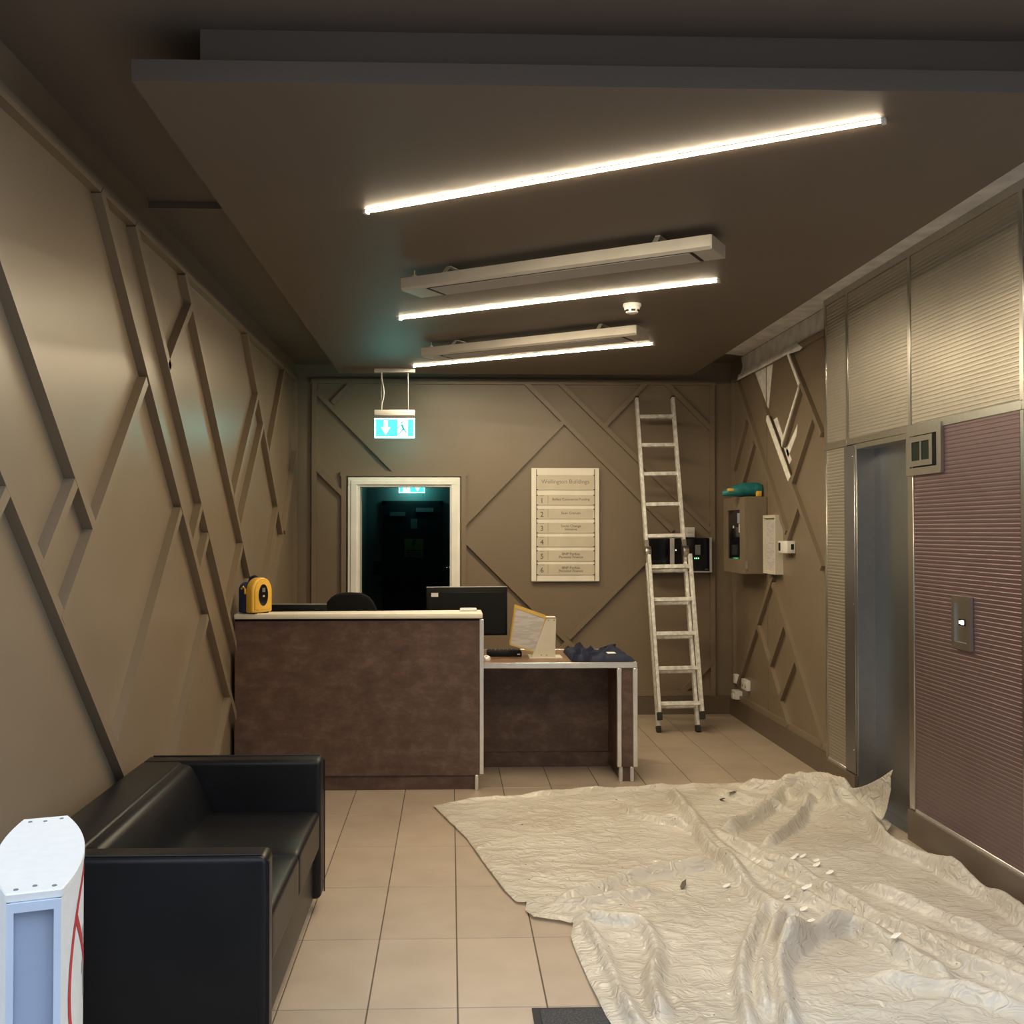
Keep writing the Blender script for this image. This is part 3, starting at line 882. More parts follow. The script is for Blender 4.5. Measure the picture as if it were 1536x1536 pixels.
# swing-panel document holder
dh = thing('document_holder', 'cream metal desk stand holding yellow framed document pages on the lower desk', 'document stand', (0.63, 6.80, 0.750))
B().prism([(-0.10, 0.0), (0.055, 0.0), (0.062, 0.262), (0.002, 0.262)], fy, 0.0, 0.006).done('bracket', 'cream', dh)
B().box(-0.115, 0.10, -0.045, 0.13, 0.0, 0.006).done('base_plate', 'cream', dh)
B().box(0.0, 0.062, 0.0, 0.11, 0.258, 0.264).done('top_flange', 'cream', dh)
for x, z in ((0.012, 0.245), (0.048, 0.245), (-0.035, 0.018), (0.0, 0.018)):
    B().lathe([(0.004, 0), (0.003, 0.002)], 10, Matrix.Translation((x, 0, z)) @ Matrix.Rotation(math.pi / 2, 4, 'X')).done('rivet', 'greyplate', dh)
for k in range(4):
    yy = 0.016 + 0.020 * k
    TLp, TRp, BRp, BLp = (-0.205, 0.332), (-0.002, 0.262), (-0.066, 0.030), (-0.242, 0.080)
    up = 0.004 * k
    q = [(a, c + up) for a, c in (TLp, TRp, BRp, BLp)]
    cen = (sum(p[0] for p in q) / 4, sum(p[1] for p in q) / 4)
    inn = [(cen[0] + (p[0] - cen[0]) * 0.92, cen[1] + (p[1] - cen[1]) * 0.93) for p in q]
    fr = B()
    sl = lambda u, v, d: (u, d + (-u) * 0.12, v)
    for i in range(4):
        j = (i + 1) % 4
        fr.prism([q[i], q[j], inn[j], inn[i]], sl, yy - 0.003, yy + 0.003)
    pg = fr.done('page_frame', 'yellowtrim', dh)
    B().prism(inn, sl, yy - 0.001, yy + 0.001).done('page', 'paper', pg)


# folded navy garment
def lump(name, mat, parent, nx, ny, fn, smooth=True):
    b = B()
    g = [[b.bm.verts.new(fn(i / (nx - 1), j / (ny - 1))) for j in range(ny)] for i in range(nx)]
    for i in range(nx - 1):
        for j in range(ny - 1):
            b.bm.faces.new((g[i][j], g[i + 1][j], g[i + 1][j + 1], g[i][j + 1]))
    return b.done(name, mat, parent, smooth)


gm = thing('folded_garment', 'crumpled navy cloth garment with a white tag on the right end of the desk', 'garment', (0.97, 6.86, 0.750))


def garment(u, v):
    x = -0.20 + 0.405 * u
    y = -0.275 + (0.53 + 0.04 * math.sin(u * 9)) * v
    y += -0.03 * math.sin(u * 3.0)
    e = min(u, 1 - u, v, 1 - v)
    edge = min(1.0, e / 0.07) ** 0.5
    h = 0.016 + 0.012 * (1 - u) + 0.008 * noise.noise(Vector((u * 5, v * 6, 1.3)))
    for c0, sl2, wd, am in ((0.10, 0.22, 0.035, 0.034), (0.24, 0.30, 0.030, 0.026), (0.36, 0.42, 0.028, 0.018), (0.50, 0.30, 0.03, 0.010)):
        h += am * math.exp(-((u - c0 - sl2 * (v - 0.2) + 0.03 * math.sin(v * 9 + c0 * 20)) / wd) ** 2) * (1 - 0.3 * v)
    h += 0.022 * math.exp(-((u - 0.80 - 0.1 * (1 - v)) / 0.07) ** 2 - ((v - 0.93) / 0.07) ** 2)
    h = max(0.010, h * 1.35)
    return (x, y, 0.002 + h * edge)


lump('cloth', 'navycloth', gm, 46, 46, garment)
lump('cloth_underside', 'navycloth', gm, 2, 2, lambda u, v: (-0.17 + 0.34 * u, -0.24 + 0.47 * v, 0.001))
B().box(0.05, 0.105, -0.13, -0.06, 0.032, 0.038).bevel(0.002, 1).done('tag', 'whiteplastic', gm)
B().tube([(0.06, 0.20, 0.030), (0.12, 0.23, 0.046), (0.16, 0.24, 0.050)], 0.008, 8).done('strap', 'black', gm, True)

# office chair behind the counter
oc = thing('office_chair', 'black office chair with rounded backrest behind the reception counter', 'chair', (-0.715, 7.45, 0), math.radians(6))
B().prism([(0.20 * math.copysign(abs(math.cos(a)) ** 0.7, math.cos(a)), 0.86 + 0.295 * math.copysign(abs(math.sin(a)) ** 0.7, math.sin(a))) for a in [2 * math.pi * k / 32 for k in range(32)]],
          lambda u, v, d: (u, d + 0.35 * u * u, v), -0.24, -0.18).bevel(0.02, 3, 0.9).done('backrest', 'blackfabric', oc, True)
B().box(-0.23, 0.23, -0.16, 0.28, 0.44, 0.51).bevel(0.03, 3).done('seat', 'blackfabric', oc, True)
B().tube([(0, -0.21, 0.70), (0, -0.22, 0.50), (0, -0.10, 0.42), (0, 0.05, 0.42)], 0.018, 8).done('back_bar', 'black', oc, True)
B().tube([(0, 0.05, 0.43), (0, 0.05, 0.09)], 0.025, 10).done('gas_column', 'black', oc, True)
for k in range(5):
    a = 2 * math.pi * k / 5
    e = (0.27 * math.cos(a), 0.05 + 0.27 * math.sin(a))
    leg = B().tube([(0, 0.05, 0.11), (e[0], e[1], 0.075)], [0.022, 0.014], 8).done('base_leg', 'black', oc, True)
    B().lathe([(0.027, -0.012), (0.027, 0.012)], 16, Matrix.Translation((e[0], e[1], 0.028)) @ Matrix.Rotation(math.pi / 2, 4, 'X')).tube([(e[0], e[1], 0.03), (e[0], e[1], 0.075)], 0.006, 6).done('castor', 'black', leg, True)

# ------------------------------------------------------------------ back wall things
ds = thing('directory_sign', 'cream tenant directory board with six numbered slats on the back wall', 'sign', (0.988, YBF + 0.004, 1.6315))
s = 0.000788
px = lambda x: (x - 500) * s
pz = lambda y: (783.5 - y) * s
B().box(-0.293, 0.293, -0.006, 0.012, -0.4875, 0.4875).bevel(0.002, 1).done('backing_board', 'signboard', ds)
for x in (185, 820):
    B().box(px(x) - 0.0035, px(x) + 0.0035, -0.010, -0.006, pz(1395), pz(178)).done('rail', 'inkgrey', ds)
rows = [(240, 405), (458, 572), (608, 722), (760, 876), (910, 1026), (1062, 1182), (1212, 1332)]
for i, (a, c) in enumerate(rows):
    sl_ = B().box(px(196), px(808), -0.012, -0.006, pz(c), pz(a)).bevel(0.0015, 1).done('slat', 'slat', ds)
    for x in (190, 815):
        for y in (a + 5, c - 5):
            box('clip', 'ink', px(x) - 0.007, px(x) + 0.007, -0.0135, -0.006, pz(y) - 0.004, pz(y) + 0.004, sl_)
    if i:
        text('lettering', str(i), 0.062, 'ink', sl_, (px(243), -0.0126, pz((a + c) / 2 + 8)))
        box('print_line', 'inkgrey', px(218), px(268), -0.0128, -0.0118, pz(a + 13), pz(a + 9), sl_)
        box('divider', 'inkgrey', px(307), px(311), -0.0128, -0.0118, pz(c - 14), pz(a + 2), sl_)
    body = ['Wellington Buildings', 'Belfast Commercial Funding', 'Sean Graham', 'Social Change\nInitiative', '', 'BNP Paribas\nPersonal Finance', 'BNP Paribas\nPersonal Finance'][i]
    if body:
        sz = 0.050 if i == 0 else 0.031
        cxp = 500 if i == 0 else 560
        for li, line in enumerate(body.split('\n')):
            n = body.count('\n')
            yy = (a + c) / 2 + (li - n / 2) * 34 - (2 if n else 8)
            text('lettering', line, sz if i != 1 else 0.0285, 'ink' if i else 'inkgrey', sl_, (px(cxp), -0.0126, pz(yy)))
# sheet of clear film taped over the top right corner
B().prism([(px(640), pz(190)), (px(812), pz(180)), (px(806), pz(470)), (px(610), pz(480)), (px(585), pz(380)), (px(650), pz(300))], fy, -0.0142, -0.0138).done('clear_film', 'slat', ds)
bpy.data.objects.remove([o for o in ds.children if o.name.startswith('clear_film')][0])

pb = thing('control_panel', 'black glass control box with silver frame on the back wall behind the ladder', 'control panel', (1.96, 8.88, 1.375))
B().box(-0.275, 0.275, -0.03, 0.07, -0.145, 0.143).bevel(0.004, 1).done('case', 'black', pb)
box('glass_pane', 'blackglass', -0.268, -0.083, -0.036, -0.030, -0.138, 0.136, pb)
box('glass_pane', 'blackglass', -0.043, 0.258, -0.036, -0.030, -0.138, 0.136, pb)
box('frame_bar', 'alu', -0.083, -0.046, -0.038, -0.028, -0.145, 0.143, pb)
box('frame_bar', 'alu', 0.258, 0.278, -0.038, 0.06, -0.150, 0.147, pb)
box('frame_bar', 'alu', -0.275, 0.262, -0.038, -0.028, -0.152, -0.140, pb)
box('keypad', 'greyplate', 0.133, 0.178, -0.039, -0.035, 0.0, 0.085, pb)
for x in (0.128, 0.142, 0.158):
    box('status_light', 'greenled', x, x + 0.006, -0.039, -0.035, -0.036, -0.027, pb)
box('status_light', 'whitedot', -0.036, -0.030, -0.039, -0.035, 0.035, 0.041, pb)
box('badge', 'greyplate', 0.215, 0.245, -0.0385, -0.035, -0.127, -0.122, pb)
jb = thing('junction_box', 'small white switch box mounted above the black control panel', 'switch', (2.055, 8.90, 1.565))
B().box(-0.042, 0.042, -0.03, 0.05, -0.042, 0.044).bevel(0.004, 2).done('box_body', 'whiteplastic', jb, True)
B().box(-0.022, 0.016, -0.036, -0.028, -0.004, 0.034).bevel(0.003, 1).done('rocker', 'whiteplastic', jb, True)
B().box(-0.02, 0.02, -0.034, -0.028, -0.032, -0.018).done('rocker', 'whiteplastic', jb)

# ------------------------------------------------------------------ ladder leaning on the back wall
ld = thing('ladder', 'paint-splashed aluminium folding ladder leaning against the back wall', 'ladder', (1.790, 8.142, 0.0))
ld.rotation_euler = (math.radians(-14.2), math.radians(-0.95), 0)


def lbox(n, m, x0, x1, y0, y1, z0, z1, bev=0.003):
    return box(n, m, x0, x1, y0, y1, z0, z1, ld, bev, 1)


HZ = 1.46
LT = 2.80
for sx in (-1, 1):
    xo = sx * 0.155
    lbox('rail', 'ladder', xo - 0.0135, xo + 0.0135, -0.028, 0.028, 0.03, HZ - 0.07)
    lbox('rail', 'ladder', xo - 0.0135, xo + 0.0135, -0.028, 0.028, HZ + 0.05, LT)
    lbox('rail_cap', 'rubber', xo - 0.015, xo + 0.015, -0.030, 0.030, LT - 0.004, LT + 0.012)
    lbox('rail_foot', 'rubber', xo - 0.017, xo + 0.017, -0.032, 0.032, 0.0, 0.05)
    B().lathe([(0.044, -0.022), (0.046, -0.012), (0.046, 0.012), (0.044, 0.022)], 20, Matrix.Translation((xo + 0.004, -0.022, HZ - 0.01)) @ Matrix.Rotation(math.pi / 2, 4, 'Y')).done('hinge', 'steel', ld, True)
    lbox('hinge_arm', 'steel', xo - 0.018, xo + 0.018, -0.03, 0.02, HZ - 0.10, HZ + 0.09)
    # front section folded down from the hinge
    xf = 0.013 + sx * 0.168
    lbox('folded_rail', 'ladder', xf - 0.0135, xf + 0.0135, -0.105, -0.052, 0.13, HZ - 0.05)
    lbox('folded_rail_foot', 'rubber', xf - 0.017, xf + 0.017, -0.110, -0.048, 0.09, 0.15)
for z in (0.215, 0.49, 0.765, 1.04, 1.31, 1.585, 1.855, 2.12, 2.375, 2.63):
    if z > HZ:
        lbox('rung', 'ladder', -0.145, 0.145, -0.018, 0.018, z - 0.016, z + 0.016)
    else:
        lbox('rung', 'ladder', -0.145, 0.145, -0.018, 0.018, z - 0.032, z - 0.008)
        lbox('folded_rung', 'ladder', -0.145, 0.172, -0.095, -0.060, z - 0.016, z + 0.016)

# ------------------------------------------------------------------ right wall things
cb = thing('wall_cabinet', 'taupe metal cabinet with a glazed front on the right wall', 'cabinet', (XR, 8.25, 1.545))
B().box(-0.160, 0.0, -0.305, 0.31, -0.298, 0.298).bevel(0.003, 1).done('body', 'taupebox', cb)
fr = B()
for (y0, y1, z0, z1) in ((-0.305, 0.31, 0.20, 0.298), (-0.305, 0.31, -0.298, -0.19), (-0.305, -0.17, -0.19, 0.20), (0.20, 0.31, -0.19, 0.20)):
    fr.box(-0.180, -0.160, y0, y1, z0, z1)
dr = fr.done('door', 'taupebox', cb)
box('glass_pane', 'blackglass', -0.170, -0.161, -0.175, 0.205, -0.195, 0.205, dr)
box('sticker', 'whiteplastic', -0.172, -0.1695, -0.165, -0.11, 0.02, 0.09, dr)
box('sticker', 'whiteplastic', -0.172, -0.1695, 0.03, 0.06, 0.055, 0.075, dr)
box('sticker', 'postblue', -0.172, -0.1695, -0.165, -0.07, 0.095, 0.175, dr)  # blue patch painted for the outside reflected in the glass
box('hinge', 'steel', -0.178, -0.158, -0.309, -0.303, -0.26, -0.20, dr)

tb = thing('teal_pouch', 'soft teal pouch with yellow ends lying on top of the wall cabinet', 'pouch', (2.30, 8.10, 1.843))


def pouch_ring(t):
    r = 0.058 * (math.sin(math.pi * min(1, max(0, t)) ** 0.55) ** 0.45 if 0 < t < 1 else 0.05)
    return r


pbm = B()
rings = []
NP = 18
for i in range(NP + 1):
    t = i / NP
    x = -0.165 + 0.30 * t
    hw = 0.062 * (min(1, t / 0.35) ** 0.7 * 0.8 + 0.2) * (1.0 if t < 0.93 else 0.9)
    hh = (0.018 + 0.036 * min(1, t / 0.5) ** 0.8) * (1.0 if t < 0.95 else 0.85)
    zc = 0.030 + 0.032 * math.sin(t * math.pi * 0.62)
    zc = max(zc, hh + 0.001)
    rings.append([pbm.bm.verts.new((x, hw * math.cos(a) * (1 + 0.12 * noise.noise(Vector((t * 5, a, 0)))), zc + hh * math.sin(a))) for a in [2 * math.pi * k / 16 for k in range(16)]])
for A, Q in zip(rings, rings[1:]):
    for k in range(16):
        pbm.bm.faces.new((A[k], A[(k + 1) % 16], Q[(k + 1) % 16], Q[k]))
pbm.bm.faces.new(rings[0][::-1])
pbm.bm.faces.new(rings[-1])
pbm.done('pouch_body', 'teal', tb, True)
B().box(0.085, 0.128, -0.068, -0.040, 0.004, 0.048).bevel(0.006, 2).done('end_tab', 'yellow', tb, True)
B().box(-0.135, -0.085, -0.052, -0.02, 0.045, 0.068).bevel(0.006, 2).done('end_tab', 'yellow', tb, True)

nf = thing('notice_frame', 'narrow cream framed notice hung on the right wall beside the cabinet', 'picture frame', (XR, 7.724, 1.478))
fr = B()
for (y0, y1, z0, z1) in ((-0.15, 0.15, 0.198, 0.22), (-0.15, 0.15, -0.22, -0.198), (-0.15, -0.128, -0.198, 0.198), (0.128, 0.15, -0.198, 0.198)):
    fr.box(-0.060, 0.0, y0, y1, z0, z1)
fr.done('frame', 'cream', nf)
box('notice_sheet', 'paper', -0.042, 0.0, -0.13, 0.13, -0.20, 0.20, nf)

th = thing('wall_controller', 'white plastic wall controller with a dark display right of the notice frame', 'controller', (XR, 7.40, 1.464))
B().box(-0.062, 0.0, -0.10, 0.11, -0.044, 0.044).bevel(0.006, 2).done('case', 'whiteplastic', th, True)
box('display', 'black', -0.064, -0.061, 0.045, 0.088, -0.028, 0.030, th)
box('key_slot', 'darkgreen', -0.034, -0.012, -0.1015, -0.099, -0.018, 0.022, th)
box('cable_stub', 'taupebox', -0.02, 0.0, -0.02, 0.0, -0.075, -0.044, th)

for nm, lab, cat, y0, y1, z0, z1, dp in (('wall_socket', 'white double power socket low on the right wall', 'socket', 8.42, 8.575, 0.272, 0.358, 0.034),
                                         ('plug_adapter', 'chunky white plug at skirting level near the corner of the right wall', 'plug', 8.655, 8.775, 0.165, 0.235, 0.062),
                                         ('blank_plate', 'small white blank plate in the far corner above the plug', 'wall plate', 8.745, 8.82, 0.285, 0.362, 0.034)):
    t = thing(nm, lab, cat, (XR, (y0 + y1) / 2, (z0 + z1) / 2))
    hy, hz = (y1 - y0) / 2, (z1 - z0) / 2
    B().box(-dp, 0, -hy, hy, -hz, hz).bevel(0.004, 1).done('face_plate', 'whiteplastic', t, True)
    if nm == 'wall_socket':
        for y in (-0.04, 0.04):
            box('socket_slot', 'inkgrey', -dp - 0.001, -dp + 0.002, y - 0.012, y + 0.012, -0.02, -0.004, t)
            B().box(-dp - 0.004, -dp + 0.002, y - 0.01, y + 0.01, 0.010, 0.028).done('rocker', 'whiteplastic', t)
    elif nm == 'plug_adapter':
        B().box(-dp - 0.01, -dp + 0.002, -hy * 0.5, hy * 0.5, -hz, hz * 0.3).bevel(0.004, 1).done('plug_top', 'whiteplastic', t, True)
        box('pin_slot', 'inkgrey', -dp - 0.001, -dp + 0.001, hy * 0.45, hy * 0.7, hz * 0.35, hz * 0.65, t)
    else:
        box('screw', 'inkgrey', -dp - 0.001, -dp + 0.001, -0.004, 0.004, -0.004, 0.004, t)

# ------------------------------------------------------------------ black leather sofa
so = thing('sofa', 'black leather two-seat box sofa against the left wall', 'sofa', (-0.905, 3.76, 0))
sx0, sy0 = -0.905, 3.76


def cushion(name, x0, x1, y0, y1, z0, z1, bev, seg=4, crown=0.0):
    b = B().box(x0 - sx0, x1 - sx0, y0 - sy0, y1 - sy0, z0, z1)
    if crown:
        bmesh.ops.subdivide_edges(b.bm, edges=b.bm.edges[:], cuts=7, use_grid_fill=True)
        cx, cy, hx, hy = (x0 + x1) / 2 - sx0, (y0 + y1) / 2 - sy0, (x1 - x0) / 2, (y1 - y0) / 2
        for v in b.bm.verts:
            if v.co.z > z1 - 1e-4:
                v.co.z += crown * (1 - ((v.co.x - cx) / hx) ** 4) * (1 - ((v.co.y - cy) / hy) ** 4)
    b.bevel(bev, seg, 0.9)
    return b.done(name, 'leather', so, True)


cushion('arm', -1.275, -0.535, 3.070, 3.185, 0.055, 0.632, 0.022)
cushion('arm', -1.275, -0.535, 4.345, 4.460, 0.055, 0.632, 0.022)
cushion('base', -1.27, -0.565, 3.18, 4.35, 0.055, 0.262, 0.012)
cushion('back', -1.275, -1.10, 3.18, 4.35, 0.20, 0.632, 0.020)
cushion('seat_cushion', -1.10, -0.540, 3.188, 3.764, 0.262, 0.425, 0.028, crown=0.014)
cushion('seat_cushion', -1.10, -0.540, 3.768, 4.343, 0.262, 0.425, 0.028, crown=0.014)
for y0, y1 in ((3.188, 4.343),):
    b = B().prism([(-1.12, 0.40), (-0.965, 0.41), (-1.03, 0.56), (-1.065, 0.622), (-1.12, 0.628)], lambda u, v, d: (u - sx0, d - sy0, v), y0, y1)
    b.bevel(0.024, 3, 0.5).done('back_cushion', 'leather', so, True)
for y in (3.070 + 0.018, 4.460 - 0.018):
    B().tube([(-0.532 - sx0, y - sy0, 0.06), (-0.532 - sx0, y - sy0, 0.612), (-0.555 - sx0, y - sy0, 0.633), (-1.25 - sx0, y - sy0, 0.633)], 0.003, 6).done('piping', 'leather', so, True)
for x in (-0.60, -1.22):
    for y in (3.13, 4.37):
        B().lathe([(0.016, 0), (0.020, 0.006), (0.014, 0.05), (0.014, 0.06)], 14, Matrix.Translation((x - sx0, y - sy0, 0))).done('foot', 'chrome', so, True)

# ------------------------------------------------------------------ white pedestal post by the entrance
po = thing('sign_post', 'white topped pedestal post with pale blue channel and red ring print, bottom left', 'post', (-0.7495, 1.939, 0), math.radians(18.8))


def side(y):
    return 0.0425 + 0.033 * (1 - (y / 0.233) ** 2)


ysid = [-0.233 + 0.466 * k / 16 for k in range(17)]
outline = [(side(y), y) for y in ysid] + [(-side(y), y) for y in reversed(ysid)]
B().prism(outline, lambda u, v, d: (u, v, d), 0.985, 1.0).bevel(0.002, 1, 0.9).done('top_cap', 'postwhite', po)
for x, y in ((-0.028, -0.215), (0.0, -0.205), (0.03, -0.215), (-0.028, 0.205), (0.0, 0.20), (0.03, 0.21)):
    B().lathe([(0.0042, 0), (0.0036, 0.0014)], 10, Matrix.Translation((x, y, 1.0))).done('rivet', 'greyplate', po)
for sgn in (-1, 1):
    pts = [(sgn * (side(y) - 0.0015), y) for y in ysid] + [(sgn * (side(y) - 0.008), y) for y in reversed(ysid)]
    B().prism(pts, lambda u, v, d: (u, v, d), 0.0, 0.985).done('side_panel', 'postwhite', po, True)
for sy in (-1, 1):
    B().box(-0.041, -0.030, sy * 0.232 - 0.006, sy * 0.232 + 0.006, 0, 0.970).box(0.030, 0.041, sy * 0.232 - 0.006, sy * 0.232 + 0.006, 0, 0.970) \
        .box(-0.041, 0.041, sy * 0.232 - 0.006, sy * 0.232 + 0.006, 0.970, 0.985).done('channel_frame', 'postframe', po)
    B().box(-0.031, 0.031, sy * 0.218 - 0.004, sy * 0.218 + 0.004, 0, 0.975).done('channel_panel', 'postblue', po)


def print_on_side(name, mat, curve, w, off=0.0006):
    """Flat print following the curved right side panel; curve is a list of (y, z)."""
    b = B()
    vs = []
    n = len(curve)
    for i, (y, z) in enumerate(curve):
        a, c = curve[max(i - 1, 0)], curve[min(i + 1, n - 1)]
        d = Vector((c[0] - a[0], c[1] - a[1])).normalized()
        nn = (-d.y * w / 2, d.x * w / 2)
        row = []
        for k in (-1, 1):
            yy = y + nn[0] * k
            row.append(b.bm.verts.new((side(yy) - 0.0015 + off, yy, z + nn[1] * k)))
        vs.append(row)
    for A, Q in zip(vs, vs[1:]):
        b.bm.faces.new((A[0], A[1], Q[1], Q[0]))
    return b.done(name, mat, po)


ZR = 0.80
print_on_side('red_ring', 'red', [(-0.02 + 0.165 * math.cos(2 * math.pi * k / 48), ZR + 0.165 * math.sin(2 * math.pi * k / 48)) for k in range(49)], 0.018)
print_on_side('red_bar', 'red', [(-0.02 - 0.115 + 0.23 * k / 12, ZR + 0.115 - 0.23 * k / 12) for k in range(13)], 0.018, 0.0009)
for a, c in (((-0.05, 0.87), (-0.03, 0.74)), ((-0.03, 0.74), (0.05, 0.73)), ((-0.07, 0.80), (0.0, 0.81))):
    print_on_side('grey_symbol', 'inkprint', [(a[0] + (c[0] - a[0]) * k / 6, a[1] + (c[1] - a[1]) * k / 6) for k in range(7)], 0.022, 0.0004)

# ------------------------------------------------------------------ door mat
dm = thing('door_mat', 'charcoal ribbed entrance mat partly under the plastic sheet', 'mat', (0.95, 2.98, 0))
B().box(-0.68, 0.68, -0.48, 0.48, 0.0, 0.006).done('rubber_border', 'rubber', dm)
B().box(-0.655, 0.655, -0.455, 0.462, 0.006, 0.010).done('pile', 'mat', dm)

# ------------------------------------------------------------------ plastic dust sheet
POLY = [(-0.097, 5.983), (0.0, 6.03), (0.096, 6.083), (0.35, 6.15), (0.697, 6.235), (1.0, 6.29), (1.32, 6.33), (1.666, 6.40), (1.80, 6.36), (1.872, 6.40),
        (2.04, 6.44), (2.15, 6.36), (2.23, 6.15), (2.30, 5.85), (2.335, 5.62), (2.335, 5.47), (2.30, 5.40), (2.25, 5.33), (2.235, 5.24), (2.31, 5.19), (2.325, 5.05), (2.30, 4.90), (2.318, 4.67), (2.335, 4.3),
        (2.335, 2.62), (1.6, 2.55), (0.62, 2.65), (0.56, 3.05), (0.507, 3.353), (0.485, 3.627), (0.470, 3.90), (0.466, 4.039), (0.492, 4.174), (0.431, 4.215), (0.339, 4.250), (0.310, 4.33), (0.323, 4.416),
        (0.281, 4.425), (0.23, 4.60), (0.184, 4.83), (0.13, 5.10), (0.084, 5.35), (-0.02, 5.70)]
FOLDS = [  # (points, height, width)
    ([(1.306, 6.177), (1.299, 5.551), (1.257, 5.094), (1.289, 4.843), (1.309, 4.293), (1.40, 4.06)], 0.050, 0.085),
    ([(1.326, 5.369), (1.45, 5.0), (1.57, 4.651), (1.739, 4.0), (1.936, 3.48), (2.2, 2.7)], 0.050, 0.10),
    ([(1.30, 5.40), (1.33, 4.95), (1.47, 4.45), (1.62, 4.05), (1.75, 3.6)], 0.040, 0.09),
    ([(2.092, 6.312), (1.86, 5.95), (1.638, 5.604), (1.38, 5.31)], 0.055, 0.07),
    ([(2.06, 5.92), (1.813, 5.474), (1.519, 5.086)], 0.050, 0.06),
    ([(1.25, 4.86), (0.86, 4.717), (0.62, 4.52), (0.40, 4.33)], 0.050, 0.085),
    ([(0.92, 4.50), (0.65, 4.42), (0.42, 4.29)], 0.042, 0.06),
    ([(0.500, 4.22), (0.60, 4.16), (0.752, 4.131), (0.757, 3.844), (0.69, 3.58), (0.67, 3.3)], 0.045, 0.06),
    ([(0.52, 4.20), (0.56, 3.9), (0.57, 3.5), (0.60, 3.1)], 0.034, 0.05),
    ([(1.309, 4.293), (1.11, 3.892), (0.992, 3.559), (0.92, 3.2)], 0.060, 0.055),
    ([(1.36, 4.20), (1.20, 3.92), (1.08, 3.62), (1.0, 3.3)], 0.050, 0.05),
    ([(1.414, 4.076), (1.198, 3.771), (1.10, 3.457), (1.02, 3.1)], 0.070, 0.06),
    ([(1.198, 3.771), (1.40, 3.96), (1.559, 4.03), (1.62, 3.878), (1.72, 3.5)], 0.070, 0.08),
    ([(2.225, 5.523), (2.17, 5.25), (2.151, 5.014), (2.231, 4.766), (2.27, 4.419), (2.29, 3.9)], 0.065, 0.075),
    ([(0.907, 6.039), (1.062, 5.622), (1.271, 5.43)], 0.028, 0.04),
    ([(1.10, 5.62), (1.22, 5.45), (1.29, 5.30)], 0.040, 0.03),
    ([(1.80, 4.55), (2.0, 4.1), (2.2, 3.6), (2.3, 3.2)], 0.045, 0.08),
    ([(1.75, 4.25), (1.95, 3.75), (2.15, 3.25)], 0.040, 0.08),
    ([(1.45, 3.62), (1.75, 3.45), (2.1, 3.05)], 0.045, 0.09),
    ([(-0.05, 5.98), (0.4, 6.12), (0.9, 6.23), (1.4, 6.30), (1.8, 6.34), (2.05, 6.38)], 0.030, 0.04),
    ([(1.75, 6.30), (1.95, 6.18), (2.15, 6.10), (2.27, 5.80)], 0.085, 0.09),
    ([(1.95, 6.05), (2.10, 5.85), (2.24, 5.60)], 0.075, 0.07),
    ([(1.55, 6.25), (1.70, 5.95), (1.90, 5.75)], 0.050, 0.05),
    ([(2.02, 6.30), (2.12, 6.0), (2.10, 5.65)], 0.060, 0.05),
]


def seg_dist(p, a, b):
    ax, ay, bx, by = a[0], a[1], b[0], b[1]
    dx, dy = bx - ax, by - ay
    t = ((p[0] - ax) * dx + (p[1] - ay) * dy) / (dx * dx + dy * dy)
    t = 0.0 if t < 0 else 1.0 if t > 1 else t
    qx, qy = ax + dx * t, ay + dy * t
    return math.hypot(p[0] - qx, p[1] - qy), (qx, qy)


def inside(x, y):
    c = False
    n = len(POLY)
    j = n - 1
    for i in range(n):
        xi, yi = POLY[i]
        xj, yj = POLY[j]
        if (yi > y) != (yj > y) and x < (xj - xi) * (y - yi) / (yj - yi) + xi:
            c = not c
        j = i
    return c


def smooth_path(pts, n=6):
    out = []
    for i in range(len(pts) - 1):
        p0, p1, p2, p3 = pts[max(i - 1, 0)], pts[i], pts[i + 1], pts[min(i + 2, len(pts) - 1)]
        for k in range(n):
            t = k / n
            out.append(tuple(0.5 * (2 * p1[d] + (p2[d] - p0[d]) * t + (2 * p0[d] - 5 * p1[d] + 4 * p2[d] - p3[d]) * t * t + (3 * p1[d] - p0[d] - 3 * p2[d] + p3[d]) * t ** 3) for d in (0, 1)))
    out.append(pts[-1])
    return out


FOLDS = [(smooth_path(p, 4), h, w) for p, h, w in FOLDS]
FB = [(min(q[0] for q in p) - 2 * w, max(q[0] for q in p) + 2 * w, min(q[1] for q in p) - 2 * w, max(q[1] for q in p) + 2 * w) for p, h, w in FOLDS]


